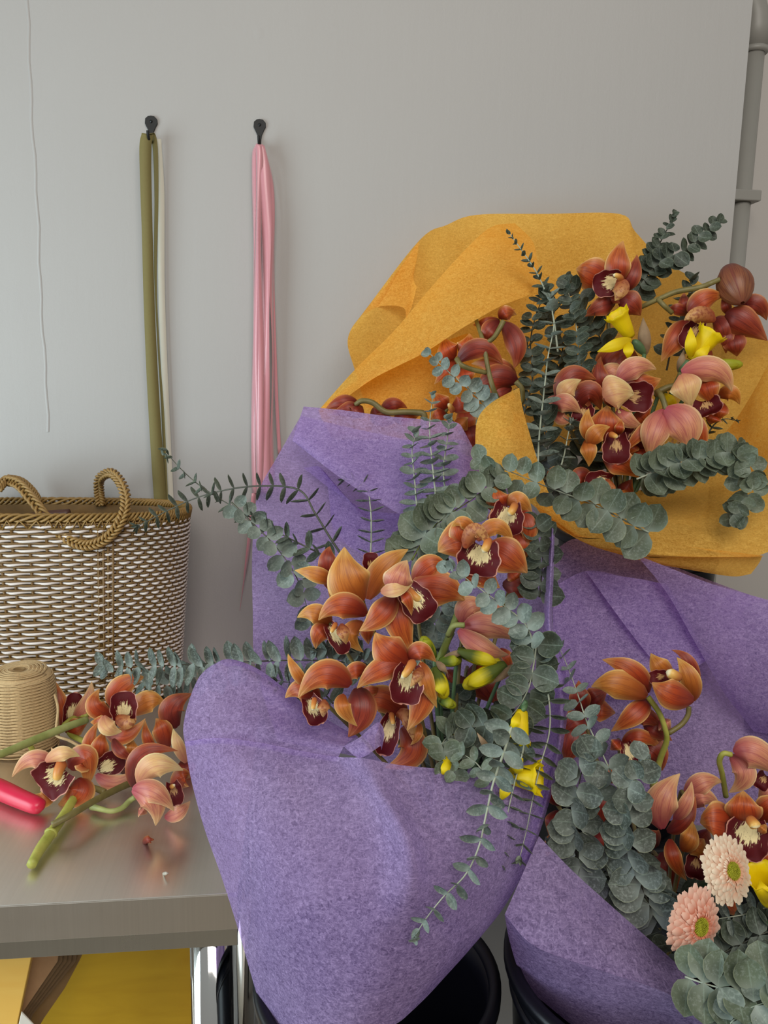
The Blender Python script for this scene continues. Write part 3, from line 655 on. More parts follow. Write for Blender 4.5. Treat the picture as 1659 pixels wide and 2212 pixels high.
# lilac, lower right
sheet('wrapping_sheet', [
 [[(1195, 1190, .90), (1246, 1163, .92), (1320, 1180, .93), (1410, 1206, .93), (1550, 1260, .915), (1720, 1320, .89)],
  [(1192, 1300, .87), (1260, 1310, .90), (1350, 1330, .92), (1460, 1350, .92), (1600, 1400, .90), (1730, 1420, .87)],
  [(1200, 1440, .84), (1270, 1460, .87), (1360, 1480, .89), (1470, 1500, .89), (1600, 1530, .87), (1740, 1540, .84)],
  [(1205, 1580, .81), (1280, 1600, .84), (1370, 1620, .85), (1480, 1640, .85), (1600, 1660, .84), (1740, 1660, .81)],
  [(1200, 1720, .78), (1290, 1740, .80), (1380, 1760, .80), (1490, 1780, .80), (1600, 1790, .79), (1740, 1780, .77)]],
 [[(1194, 1268, .875), (1268, 1233, .885), (1350, 1246, .89), (1440, 1262, .89)], [(1195, 1340, .86), (1300, 1340, .88), (1400, 1330, .885), (1478, 1325, .885)], [(1196, 1420, .845), (1330, 1430, .865), (1440, 1410, .87), (1512, 1390, .87)], [(1198, 1500, .83), (1330, 1500, .85), (1450, 1470, .86), (1538, 1420, .86)]],
 [[(1266, 1234, .875), (1320, 1242, .88), (1390, 1252, .88), (1442, 1264, .88)], [(1320, 1310, .872), (1370, 1310, .875), (1430, 1320, .875), (1480, 1330, .875)], [(1380, 1390, .865), (1420, 1390, .868), (1470, 1390, .868), (1516, 1395, .868)], [(1430, 1450, .86), (1460, 1445, .86), (1500, 1435, .86), (1538, 1420, .86)]],
 [[(1374, 1198, .865), (1450, 1228, .855), (1540, 1262, .845), (1660, 1296, .83), (1750, 1320, .82)],
  [(1440, 1280, .862), (1510, 1310, .85), (1600, 1345, .835), (1680, 1370, .82), (1760, 1390, .81)],
  [(1500, 1385, .855), (1560, 1410, .84), (1630, 1435, .825), (1700, 1450, .81), (1770, 1460, .80)],
  [(1560, 1490, .85), (1600, 1505, .835), (1660, 1515, .82), (1720, 1520, .81), (1780, 1525, .80)],
  [(1628, 1580, .845), (1655, 1584, .835), (1690, 1586, .82), (1735, 1586, .81), (1790, 1585, .80)]]],
 PURP, 'lilac wrapping sheet folded in layers behind the lower right bouquet')
sheet('wrapping_sheet', [
 [[(1164, 1806, .665), (1240, 1884, .655), (1340, 1974, .645), (1440, 2062, .635), (1536, 2146, .62), (1640, 2230, .61)],
  [(1128, 1890, .645), (1205, 1960, .628), (1312, 2034, .618), (1425, 2096, .612), (1532, 2166, .605), (1620, 2235, .60)],
  [(1090, 1976, .632), (1155, 2044, .612), (1290, 2094, .598), (1420, 2137, .59), (1530, 2192, .587), (1600, 2240, .585)]],
 [[(1090, 1974, .633), (1155, 2044, .612), (1290, 2094, .597), (1420, 2137, .589), (1530, 2192, .586), (1600, 2240, .584)],
  [(1100, 2030, .648), (1185, 2095, .622), (1305, 2140, .606), (1430, 2180, .598), (1535, 2230, .593), (1610, 2280, .59)],
  [(1122, 2100, .662), (1205, 2165, .640), (1315, 2200, .62), (1440, 2230, .61), (1540, 2270, .602), (1620, 2310, .60)],
  [(1150, 2145, .668), (1250, 2225, .650), (1330, 2270, .635), (1450, 2290, .62), (1550, 2310, .61), (1630, 2340, .61)]]],
 PURP, 'lilac wrapping sheet across the front of the lower right bouquet')
# ================================================================ plant builders
def mpx(w, d): return w*d/FPX
def tepal_pts(b, t, w, m, d, z, c, dt, nu=14, nv=8, ruf=.05, seed=0, tw=0.0, shape=0):
    """a petal: base, tip, optional mid point on the photo, greatest width (px), its depth and cross curve"""
    if m is None: m = ((b[0]+t[0])/2, (b[1]+t[1])/2); free = True
    else: free = False
    db = d+z+.010; dm = d+z-.004; dtp = d+z+dt
    B, Mi, Tp = P(*b, db), P(*m, dm), P(*t, dtp)
    ctl = 2*Mi-.5*(B+Tp)
    W_ = mpx(w, d)/2; rows = []; rnd = random.Random(seed); p1, p2 = rnd.uniform(0, 6), rnd.uniform(0, 6)
    for i in range(nu+1):
        u = i/nu; p = (1-u)**2*B+2*u*(1-u)*ctl+u*u*Tp
        T = (2*(1-u)*(ctl-B)+2*u*(Tp-ctl)); T.normalize()
        V = (CAM-p).normalized(); S = T.cross(V); S = S.normalized() if S.length > 1e-5 else rgt
        Nn = S.cross(T).normalized()
        if Nn.dot(V) < 0: Nn = -Nn
        a = tw*(.3+.7*u); S2 = S*math.cos(a)+Nn*math.sin(a); N2 = Nn*math.cos(a)-S*math.sin(a)
        pw = (max(0, math.sin(math.pi*min(1, u**.80*.94+.055)))**.78)*(1-.22*max(0, (u-.7)/.3)) if shape == 0 else (max(0, math.sin(math.pi*min(1, u**.66*.95+.05)))**.6)
        if u == 1: pw = .03
        pw = max(pw, .03)
        row = []
        for j in range(nv+1):
            v = -1+2*j/nv
            q = p+S2*(W_*pw*v/max(.5, math.cos(a)))
            off = -c*W_*(v*v)*pw+ruf*W_*pw*abs(v)**2*math.sin(u*9+p1+(3 if v > 0 else 0))
            off += -.06*W_*math.exp(-(v*5)**2)*(c > 0)
            row.append(q+N2*off)
        rows.append(row)
    return rows
def lip_pts(b, t, w, d, z, seed=0, nu=14, nv=12, cup=.55):
    B, Tp = P(*b, d+z+.014), P(*t, d+z+.006); Mi = P((b[0]+t[0])/2, (b[1]+t[1])/2, d+z+.006)
    ctl = 2*Mi-.5*(B+Tp); W_ = mpx(w, d)/2; rows = []; rnd = random.Random(seed); p1 = rnd.uniform(0, 6)
    for i in range(nu+1):
        u = i/nu; p = (1-u)**2*B+2*u*(1-u)*ctl+u*u*Tp
        T = (2*(1-u)*(ctl-B)+2*u*(Tp-ctl)).normalized(); V = (CAM-p).normalized(); S = T.cross(V).normalized(); Nn = S.cross(T).normalized()
        if Nn.dot(V) < 0: Nn = -Nn
        pw = .62+.42*math.sin(math.pi*min(1, u*.95))**.8
        if u > .8: pw *= math.sqrt(max(.02, 1-((u-.8)/.205)**2))
        row = []
        for j in range(nv+1):
            v = -1+2*j/nv
            e = abs(v)**3
            rf = .10*math.sin(u*17+p1+v*2.5)*e
            q = p+S*(W_*pw*v*(1+.5*rf))+Nn*(cup*W_*v*v*(1-.75*u)+W_*rf-.55*W_*max(0, u-.7)**2*4+.10*W_*math.exp(-((abs(v)-.22)*9)**2)*(u < .75)*(u > .05))
            row.append(q)
        rows.append(row)
    return rows
def rod_pts(b, t, wb, wt, d, z, bend=.3, n=9):
    B, Tp = P(*b, d+z+.012), P(*t, d+z+.002); L = (Tp-B).length
    mid = (B+Tp)/2-fwd*L*bend; c = 2*mid-.5*(B+Tp); pts = []; rs = []
    for i in range(n+1):
        u = i/n; pts.append((1-u)**2*B+2*u*(1-u)*c+u*u*Tp)
        r = mpx(wb*(1-u)+wt*u, d)/2
        if u > .88: r *= .75 if u < 1 else .3
        if u == 0: r *= .5
        rs.append(r)
    return pts, rs
SEED = [0]
def S_(b, t, w, m=None, mat=None, z=0, c=.32, dt=.010, n='petal', tw=0.0, sh=0): return ('t', b, t, w, m, mat, z, c, dt, n, tw, sh)
def L_(b, t, w, mat='c', z=-.012, cup=.55): return ('l', b, t, w, mat, z, cup)
def K_(b, t, w, z=-.022, wt=None, mat='k'): return ('k', b, t, w, z, wt or w*.62, mat)
def H_(b, t, w, m=None, z=-.016, c=.6): return ('h', b, t, w, m, z, c)
def bloom(label, d, mat, items, parent=None, anchor=None, group=None, stalk='b', sw=9, name='orchid_bloom', sepals=()):
    """label None + parent: the bloom is a part of a flowering spray (one mesh with lip and column under it)"""
    fb = None
    for it in items:
        if it[0] == 't': fb = it[1] if fb is None else fb
    root = parent
    if parent is None:
        root = thing(name, P(*fb, d+.012), label, 'flower', group)
    tmb = MB(); mats = []; sub = []
    for k, it in enumerate(items):
        SEED[0] += 1
        if it[0] == 't':
            _, b, t, w, m, mt, z, c, dt, nm, tw, sh = it
            rows = tepal_pts(b, t, w, m, d, z-.0022*k, c, dt, seed=SEED[0], tw=tw, shape=sh)
            mt = TEP[mt or mat]
            if parent is None: MB().grid(rows).build(nm, mt, root)
            else:
                if mt not in mats: mats.append(mt)
                tmb.grid(rows, mats.index(mt))
        else: sub.append((k, it))
    if anchor is not None:
        a = P(*anchor); b0 = P(*fb, d+.014)
        back = b0+fwd*.012+Vector((0, 0, -.004)); L = (a-back).length
        pts = cr([b0, back, back+(a-back)*.45+fwd*.01, a], 6)
        MB().tube(pts, mpx(sw, d)/2, 7).build('stalk', STEM[stalk], root)
    par = root
    if parent is not None:
        par = tmb.build('bloom', mats, parent)
    for k, it in sub:
        zz = -.0022*k
        if it[0] == 'l':
            _, b, t, w, mt, z, cup = it
            MB().grid(lip_pts(b, t, w, d, z+zz, SEED[0]+k, cup=cup)).build('lip', LIPM[mt], par)
        elif it[0] == 'k':
            _, b, t, w, z, wt, mt = it
            pts, rs = rod_pts(b, t, w, wt, d, z+zz)
            MB().tube(pts, rs, 10).build('column', COLM, par)
        else:
            _, b, t, w, m, z, c = it
            MB().grid(tepal_pts(b, t, w, m, d, z+zz, c, .004, seed=k, ruf=.03, shape=1)).build('side_lobe', HOODM, par)
    return root
def rod(pts, wpx, mat, name, parent=None, n=6, seg=8):
    """green stem through (px,py,d) points, width in px"""
    c = cr([P(*p) for p in pts], n); m = len(c); ws = wpx if isinstance(wpx, list) else [wpx, wpx]
    rs = []
    for i in range(m):
        f = i/(m-1)*(len(ws)-1); k = min(int(f), len(ws)-2); dd = (c[i]-CAM).dot(fwd); rs.append(mpx(ws[k]*(1-(f-k))+ws[k+1]*(f-k), dd)/2)
    return MB().tube(c, rs, seg).build(name, STEM[mat], parent)
def leaf(mb, p, D, Nn, L, w, cup, rnd, pointed=.25):
    Wd = Nn.cross(D).normalized(); NU, NV = 7, 4; rows = []
    bend = rnd.uniform(-.12, .12)
    for i in range(NU+1):
        u = i/NU; x = math.sqrt(max(0, 1-(2*u-1)**2)); 
        if u > .6: x = x*(1-pointed*((u-.6)/.4)**1.0)
        hw = max(.012, x)*w/2; row = []
        for j in range(NV+1):
            v = -1+2*j/NV
            row.append(p+D*(L*u)+Wd*(hw*v)+Nn*(cup*L*(v*v*.16*x+.35*(u-.3)**2)+bend*L*v*u*.2))
        rows.append(row)
    mb.grid(rows)
def euca(label, pts, s0, s1, n, face=0.0, mat='f', stem='w', el=15, ratio=.85, sw=4.5, decus=True, jit=14, seed=1, start=.04, tipbud=True, az=0, group=None, sw1=None, cup=1.0, pairs=2, parent=None):
    rnd = random.Random(seed*77+n)
    W3 = [P(*p) for p in pts]; c = cr(W3, 12)
    acc = [0]
    for i in range(1, len(c)): acc.append(acc[-1]+(c[i]-c[i-1]).length)
    Lt = acc[-1]
    t = thing('eucalyptus_stem', W3[0], label, 'foliage', group)
    dd = [(q-CAM).dot(fwd) for q in c]
    MB().tube(c, [mpx(sw*(1-.65*i/len(c)), dd[i])/2 for i in range(len(c))], 6).build('stem', STEM[stem], t)
    mb = MB()
    for k in range(n):
        f = start+(1-start)*k/(n-1); f2 = f
        s = f*Lt; i = 0
        while i < len(acc)-2 and acc[i+1] < s: i += 1
        q = c[i].lerp(c[i+1], (s-acc[i])/max(1e-9, acc[i+1]-acc[i])); T = (c[min(i+2, len(c)-1)]-c[max(i-1, 0)]).normalized()
        V = (CAM-q); V = (V-T*V.dot(T)).normalized(); Sd = T.cross(V)
        size = s0+(s1-s0)*f; dq = (q-CAM).dot(fwd)
        for e in range(pairs):
            base = az+(90 if (decus and k % 2) else 0)*(1-face)
            ang = math.radians(base+180*e+rnd.uniform(-jit, jit)+(face*rnd.uniform(-18, 18)))
            D = Sd*math.cos(ang)+V*math.sin(ang)
            ee = math.radians(el+rnd.uniform(-9, 9)+(22 if k > n-3 else 0))
            D2 = (D*math.cos(ee)+T*math.sin(ee)).normalized()
            Nn = T*math.cos(ee)-D*math.sin(ee)
            Nn = Nn*(1-face)+(V+Vector((rnd.uniform(-.35, .35), rnd.uniform(-.2, .2), rnd.uniform(-.35, .35))))*face
            Nn = (Nn-D2*Nn.dot(D2)).normalized()
            L = mpx(size*rnd.uniform(.86, 1.1), dq); 
            off = Nn*(.0015*(1 if k % 2 else -1)*face+.0008*k*face)+V*(.0012*(k % 3))*face
            leaf(mb, q+off, D2, Nn, L, L*ratio*rnd.uniform(.92, 1.06), cup*rnd.uniform(.5, 1.1), rnd)
    if tipbud:
        q = c[-1]; T = (c[-1]-c[-3]).normalized()
        for a in (0, 2.1, 4.2):
            D = (T+T.orthogonal().normalized()*.35*math.cos(a)+T.cross(T.orthogonal().normalized())*.35*math.sin(a)).normalized()
            L = mpx(s1*.75, dd[-1]); leaf(mb, q, D, D.orthogonal().normalized(), L, L*.5, .8, rnd, .5)
    mb.build('leaves', LEAF[mat], t)
    return t
# ================================================================ centre bouquet: orchids
CA = (965, 1790, .77)
bloom('orange orchid with one broad pointed sepal upright, upper left of the centre bouquet', .775, 'o', [
 S_((785, 1300), (744, 1182), 97, (752, 1250), 'g', z=-.016, c=.34, n='dorsal_sepal'),
 S_((722, 1256), (637, 1232), 36, (680, 1240), 'g', z=.004),
 S_((795, 1295), (882, 1187), 56, (828, 1228), 'g', z=.008),
 S_((715, 1275), (713, 1180), 44, (708, 1215), 'r', z=.016), S_((728, 1250), (712, 1290), 30, None, 'o', z=.012, n='sepal'),
 L_((800, 1232), (802, 1192), 34, 'd', z=.012)], anchor=CA)
bloom('golden orange orchid facing down left, lowest left bloom above the horizontal eucalyptus', .765, 'g', [
 S_((715, 1350), (642, 1334), 46, (680, 1325), 'g', z=.008), S_((712, 1355), (682, 1402), 46, (690, 1370), 'o', z=.008),
 S_((790, 1340), (796, 1392), 34, None, 'o', z=.012, n='sepal'), S_((785, 1345), (785, 1409), 40, (757, 1372), 'g', z=-.002, n='sepal'),
 S_((792, 1328), (688, 1340), 58, (735, 1308), 'o', z=-.01, c=.4, n='dorsal_sepal'),
 L_((712, 1352), (750, 1412), 36, 'c', z=-.004), H_((738, 1346), (748, 1392), 28, (742, 1368), z=-.008), K_((726, 1346), (714, 1368), 11, z=-.01)], anchor=CA)
bloom('orange orchid with pale pink folded hood and speckled lip, middle of the centre bouquet', .735, 'o', [
 S_((895, 1262), (965, 1224), 56, (930, 1222), 'o', z=.008), S_((885, 1272), (1004, 1297), 82, (955, 1272), 'o', z=.006),
 S_((858, 1285), (893, 1418), 66, (862, 1345), 'o', z=-.004, n='sepal'), S_((852, 1284), (776, 1363), 56, (820, 1330), 'o', z=-.008, n='sepal'),
 L_((882, 1275), (928, 1338), 68, 'c', z=-.006), S_((862, 1278), (889, 1330), 26, (880, 1295), 'o', z=-.022, c=.5, n='side_lobe'),
 K_((878, 1272), (910, 1299), 20, z=-.014), 
 S_((855, 1280), (880, 1210), 64, (862, 1246), 'p', z=-.024, c=.45, n='dorsal_sepal', sh=1), S_((822, 1278), (890, 1262), 32, (858, 1272), 'y', z=-.02, c=.2, n='hood_fold')], anchor=CA)
bloom('large orange orchid with white throat and maroon lip, lowest front bloom of the centre bouquet', .70, 'o', [
 S_((885, 1432), (811, 1366), 80, (838, 1405), 'o', z=.0), S_((882, 1426), (942, 1430), 46, (910, 1408), 'o', z=.002, n='dorsal_sepal'),
 S_((878, 1432), (771, 1487), 54, (820, 1448), 'o', z=.002), S_((906, 1450), (879, 1578), 62, (912, 1512), 'o', z=.004, n='sepal'), S_((910, 1430), (944, 1529), 36, (922, 1475), 'g', z=-.004, n='sepal'),
 L_((885, 1440), (872, 1524), 68, 'c', z=-.006), H_((908, 1440), (886, 1484), 26, (902, 1460), z=-.012), K_((893, 1428), (868, 1464), 21, z=-.014)], anchor=CA)
bloom('orange orchid nodding over the lilac paper edge, lower left of the centre bouquet', .715, 'o', [
 S_((672, 1490), (622, 1412), 26, (640, 1452), 'g', z=.012), S_((690, 1510), (616, 1508), 52, (650, 1490), 'o', z=.016),
 S_((768, 1485), (752, 1592), 72, (778, 1540), 'r', z=.006), S_((795, 1455), (735, 1480), 40, (765, 1450), 'o', z=.018),
 S_((745, 1500), (772, 1569), 36, (742, 1530), 'g', z=-.008, n='sepal'), S_((757, 1482), (644, 1508), 66, (698, 1458), 'o', z=-.01, c=.4, n='dorsal_sepal'),
 L_((668, 1510), (694, 1566), 46, 'c', z=.0), H_((700, 1510), (698, 1550), 26, None, z=-.006), K_((680, 1508), (676, 1534), 13, z=-.006)], anchor=CA)
bloom('shaded orange orchid behind, low between the two front blooms of the centre bouquet', .745, 'o', [
 S_((878, 1552), (772, 1532), 60, (822, 1508), 'o', z=.004), S_((775, 1496), (830, 1488), 24, None, 'o', z=.006),
 S_((868, 1570), (832, 1658), 66, (890, 1625), 'o', z=.004, n='sepal'), S_((905, 1560), (886, 1610), 18, (903, 1588), 'g', z=-.008, n='sepal'),
 L_((848, 1545), (826, 1634), 46, 'c', z=-.004), H_((855, 1545), (892, 1600), 34, (880, 1555), z=-.008), K_((845, 1540), (850, 1566), 13, z=-.006)], anchor=CA)
bloom('large orange orchid with broad open petals and hooded column, upper right of the centre bouquet', .755, 'o', [
 S_((1020, 1172), (946, 1192), 96, (985, 1172), 'o', z=.004, sh=1), S_((1022, 1178), (1008, 1122), 66, (1000, 1145), 'o', z=.002, n='dorsal_sepal'),
 S_((1030, 1160), (975, 1142), 28, (1000, 1128), 'g', z=-.002), S_((1030, 1168), (1110, 1181), 38, (1075, 1138), 'g', z=.002),
 S_((1052, 1178), (1139, 1238), 82, (1100, 1205), 'o', z=.0), S_((1035, 1228), (1080, 1270), 56, (1050, 1248), 'o', z=.006, n='sepal'), S_((1030, 1235), (1010, 1268), 40, None, 'o', z=.008, n='sepal'),
 L_((1040, 1178), (1026, 1246), 88, 'c', z=-.008), H_((1005, 1185), (1058, 1180), 34, (1028, 1146), z=-.018), K_((1055, 1165), (1044, 1193), 18, z=-.02, wt=17)], anchor=CA)
bloom('orange orchid partly tucked under the round leaves, topmost of the centre bouquet', .79, 'o', [
 S_((1092, 1102), (1070, 1050), 58, (1075, 1078), 'o', z=.004, n='dorsal_sepal'), S_((1100, 1095), (1150, 1113), 46, (1122, 1085), 'g', z=.0),
 S_((1118, 1100), (1131, 1183), 44, (1142, 1140), 'o', z=.0), S_((1110, 1140), (1128, 1218), 44, (1125, 1180), 'o', z=.008, n='sepal'),
 S_((1085, 1105), (1052, 1120), 30, None, 'o', z=.008),
 L_((1098, 1095), (1090, 1158), 70, 'c', z=-.006), K_((1112, 1090), (1099, 1113), 17, z=-.014, wt=16)], anchor=CA)
bloom('partly hidden orchid behind the large open bloom, showing a pale tip and a pink sepal', .80, 'p', [
 S_((1118, 1222), (1167, 1229), 36, (1145, 1228), 'y', z=0), S_((1085, 1262), (1167, 1286), 48, (1125, 1270), 'r', z=0, n='sepal'),
 S_((1100, 1230), (1125, 1262), 34, None, 'o', z=.004, n='sepal')], anchor=CA)
sp = thing('orchid_spray', P(945, 1440, .76), 'green orchid stem in the centre bouquet with a half closed pink bloom on its side', 'flower')
rod([(940, 1450, .78), (955, 1412, .765), (972, 1370, .76), (988, 1325, .762), (1000, 1290, .775)], [18, 16, 14], 'g', 'stem', sp)
rod([(968, 1372, .758), (980, 1352, .745), (1004, 1350, .742)], [13, 12], 'l', 'stalk', sp)
bloom(None, .745, 'p', [
 S_((1000, 1352), (1060, 1312), 56, (1015, 1312), 'p', z=.004, c=.5), S_((1012, 1345), (1090, 1320), 44, (1060, 1318), 'p', z=.012),
 S_((1000, 1355), (1123, 1388), 60, (1065, 1352), 'p', z=-.002, c=.5), S_((1010, 1398), (1088, 1428), 48, (1040, 1402), 'p', z=.006, c=.4),
 S_((990, 1360), (1099, 1414), 46, (1045, 1400), 'p', z=-.006, c=.5)], parent=sp)
bloom('dark orange orchid glimpsed behind the yellow buds of the centre bouquet', .80, 'r', [
 S_((1010, 1450), (1080, 1470), 70, None, 'o'), S_((1000, 1460), (980, 1520), 60, None, 'r'), S_((1030, 1460), (1075, 1520), 60, None, 'r', n='sepal'), S_((990, 1450), (960, 1480), 40, None, 'r', n='sepal'), S_((1080, 1400), (1105, 1450), 36, None, 'o', n='sepal')], anchor=CA)
# daffodils and buds
def trumpet(b, t, w, d, z=0, frill=True, base=.45, nu=10, nv=20, seed=0):
    B, Tp = P(*b, d+z+.012), P(*t, d+z); T = (Tp-B).normalized(); S = T.cross(fwd).normalized(); V = S.cross(T); W_ = mpx(w, d)/2; rows = []; rnd = random.Random(seed)
    ph = rnd.uniform(0, 6)
    for i in range(nu+1):
        u = i/nu; r = W_*(base+(1-base)*(u**.8)) if u < .85 else W_*(1+.18*(u-.85)/.15)
        row = []
        for k in range(nv):
            a = 2*math.pi*k/nv; fr = (1+.12*math.sin(a*7+ph)*(u > .8)) if frill else 1
            row.append(B.lerp(Tp, u)+T*(W_*.16*math.sin(a*9+ph)*(u > .95) if frill else 0)+(S*math.cos(a)+V*math.sin(a))*r*fr)
        rows.append(row)
    return MB().grid(rows, 0, True)
def budrod(b, t, w, d, z=0, n=12, seg=12, flat=.0):
    B, Tp = P(*b, d+z+.01), P(*t, d+z); pts = [B.lerp(Tp, i/n) for i in range(n+1)]
    rs = [mpx(w, d)/2*max(.12, (math.sin(math.pi*min(.97, .10+.80*(i/n)))**.6)*(1 if i < n else .55)) for i in range(n+1)]
    return MB().tube(pts, rs, seg)
def daff(label, d, trump, petals, ovary, sheath=None, anchor=None):
    t = thing('daffodil', P(*ovary[1], d), label, 'flower')
    if trump: trumpet(trump[0], trump[1], trump[2], d).build('trumpet', YEL, t, solid=.0006)
    for k, (b, e, w) in enumerate(petals): MB().grid(tepal_pts(b, e, w, None, d, -.006-.003*k, .3, .006, seed=k)).build('petal', YEL, t)
    budrod(ovary[1], ovary[0], ovary[2], d, .006).build('ovary', STEM['n'], t)
    if sheath: MB().grid(tepal_pts(sheath[0], sheath[1], sheath[2], None, d, .01, .5, 0, seed=3)).build('sheath', DRY, t)
    if anchor:
        a = P(*anchor); b0 = P(*ovary[1], d+.008); MB().tube(cr([b0, b0.lerp(a, .4)+fwd*.01, a], 6), mpx(9, d)/2, 7).build('stem', STEM['n'], t)
    return t
def bud(label, d, b, t, w, mat=BUDY, sheath=None, anchor=None, z=0):
    o = thing('daffodil_bud', P(*b, d), label, 'flower bud')
    budrod(b, t, w, d, z).build('bud', mat, o)
    # overlapping folded petal on the bud
    mx = ((b[0]*.35+t[0]*.65), (b[1]*.35+t[1]*.65))
    MB().grid(tepal_pts(b, (b[0]*.08+t[0]*.92, b[1]*.08+t[1]*.92), w*.8, mx, d, -.006-mpx(w, d)*.42+z, .5, .004, seed=int(w))).build('petal', mat, o)
    if sheath: MB().grid(tepal_pts(sheath[0], sheath[1], sheath[2], None, d, .004, .5, 0, seed=3)).build('sheath', DRY, o)
    if anchor:
        a = P(*anchor); b0 = P(*b, d+.01); MB().tube(cr([b0, b0.lerp(a, .4)+fwd*.015, a], 6), mpx(9, d)/2, 7).build('stem', STEM['n'], o)
    return o
bud('small green yellow daffodil bud pointing up beside the orchid stem', .745, (938, 1420), (912, 1376), 28, BUDG, anchor=CA)
bud('short green yellow daffodil bud between orchid stem and the two long buds', .745, (950, 1428), (997, 1426), 27, BUDG, anchor=CA)
bud('long yellow daffodil bud, upper of the two pointing apart', .735, (988, 1406), (1082, 1434), 34, BUDY, ((960, 1418), (1015, 1405), 14), CA)
bud('long yellow daffodil bud with papery sheath, lower of the two pointing left', .72, (1092, 1436), (1001, 1484), 40, BUDY, ((1118, 1434), (1058, 1478), 20), CA)
bud('plump yellow daffodil bud hanging beside the large front orchid', .70, (938, 1442), (962, 1509), 36, BUDY, ((942, 1428), (968, 1455), 16), CA)
bud('pale yellow daffodil bud tucked under the plump hanging bud', .74, (945, 1508), (985, 1526), 24, BUDG, anchor=CA)
bud('slim yellow bud hanging over the lilac paper below the dark round leaves', .68, (976, 1630), (953, 1679), 25, YEL, anchor=CA)
bud('tiny yellow bud peeking between round leaves at the right paper edge', .74, (1155, 1500), (1154, 1524), 17, YEL, anchor=CA)
bud('thin green yellow bud against the lilac paper at upper right of the centre bouquet', .75, (1172, 1368), (1168, 1402), 13, BUDG, anchor=CA)
daff('yellow daffodil trumpet hanging down behind the eucalyptus, upper of two at right', .672, ((1128, 1536), (1116, 1602), 50), [((1122, 1540), (1104, 1580), 20)], ((1130, 1536), (1136, 1515), 14), None, CA)
daff('yellow frilled daffodil behind the thin hanging stems, lowest of the centre bouquet', .664, ((1098, 1676), (1166, 1682), 62), [((1105, 1670), (1130, 1638), 30), ((1100, 1690), (1080, 1731), 24)], ((1098, 1672), (1080, 1660), 16), ((1068, 1640), (1030, 1582), 15), CA)
# ================================================================ upper right bouquet
YA = (1345, 1120, 1.0)
bloom('rusty orange open orchid with tan hood, topmost bloom against the amber paper', 1.0, 'o', [
 S_((1318, 615), (1244, 581), 74, (1275, 590), 'o', z=.008), S_((1350, 628), (1376, 550), 38, (1368, 590), 'r', z=.008),
 S_((1338, 612), (1346, 520), 56, (1335, 565), 'o', z=.002, n='dorsal_sepal'), S_((1330, 655), (1261, 684), 42, (1300, 662), 'r', z=.004, n='sepal'), S_((1335, 652), (1384, 682), 62, (1362, 660), 'r', z=.0, n='sepal'), S_((1335, 620), (1308, 660), 50, None, 'r', z=.012),
 L_((1336, 606), (1280, 620), 54, 'c', z=-.004), H_((1334, 602), (1328, 650), 36, (1340, 625), z=-.012), K_((1342, 604), (1324, 594), 14, z=-.012)], anchor=YA)
sp = thing('orchid_spray', P(1390, 660, 1.0), 'orchid stem arching to the right with a closed bud and drooping bloom', 'flower')
rod([(1330, 690, 1.03), (1390, 661, 1.0), (1425, 645, .99), (1462, 630, .985), (1512, 621, .98), (1535, 612, .98), (1556, 603, .975)], [10, 11, 13, 11], 'b', 'stem', sp)
rod([(1421, 646, .99), (1434, 660, .985), (1452, 676, .99)], [11, 10], 'b', 'stalk', sp)
def round_bud(b, t, rx, d, parent, mat):
    B, Tp = P(*b, d+.02), P(*t, d-.012); ax = (Tp-B); L = ax.length; T = ax.normalized(); S = T.cross(fwd).normalized(); V = S.cross(T); R = mpx(rx, d); rows = []; m = 36
    for i in range(17):
        u = i/16; r = R*max(.02, math.sin(math.pi*min(1, .04+u*.95)))**.62
        rows.append([B+T*(L*u)+(S*math.cos(a)+V*math.sin(a))*r*(1-.10*math.exp(-((((a*3/(2*math.pi)) % 1)-.5)*9)**2)) for a in [2*math.pi*j/m for j in range(m)]])
    mb = MB().grid(rows, 0, True)
    mb.uv = [(i/16, ((j*3/m) % 1)) for i in range(17) for j in range(m)]
    return mb.build('bud', mat, parent)
round_bud((1572, 578), (1604, 654), 38, .975, sp, tepal_mat('petal_bud_striped', '#6a2c28', '#8c5236', '#a06840', '#7a3a30', '#5c2422'))
bloom(None, .985, 'r', [
 S_((1598, 664), (1656, 692), 46, (1635, 660), 'r', z=.008), S_((1572, 695), (1568, 764), 30, None, 'r', z=.006), S_((1580, 712), (1592, 770), 48, (1588, 745), 'r', z=.004),
 S_((1566, 678), (1658, 736), 66, (1608, 698), 'r', z=-.004, c=.5), S_((1575, 680), (1560, 640), 22, None, 'r', z=.01)], parent=sp)
bloom(None, .99, 'o', [
 S_((1495, 680), (1478, 632), 32, (1480, 655), 'r', z=.006), S_((1490, 680), (1442, 672), 26, (1462, 668), 'r', z=.008), S_((1488, 692), (1428, 781), 54, (1462, 730), 'o', z=.004),
 S_((1540, 690), (1558, 745), 44, (1562, 710), 'r', z=.004), S_((1535, 755), (1505, 790), 44, None, 'o', z=.016), S_((1488, 676), (1564, 640), 50, (1525, 646), 'o', z=-.002),
 L_((1508, 700), (1478, 752), 46, 'd', z=-.004), H_((1545, 694), (1478, 692), 36, (1510, 680), z=-.014, c=.7)], parent=sp)
daff('yellow daffodil trumpet pointing up left with petals folded back, upper bouquet', .965, ((1362, 728), (1332, 676), 44), [((1364, 733), (1290, 760), 26), ((1358, 738), (1357, 777), 22)], ((1368, 735), (1392, 764), 20), ((1394, 768), (1389, 686), 28), YA)
daff('yellow daffodil trumpet with frilled mouth pointing up right, upper bouquet', .955, ((1494, 778), (1540, 716), 52), [((1492, 772), (1492, 707), 24), ((1500, 780), (1535, 745), 24)], ((1488, 778), (1470, 804), 20), ((1466, 806), (1478, 754), 17), YA)
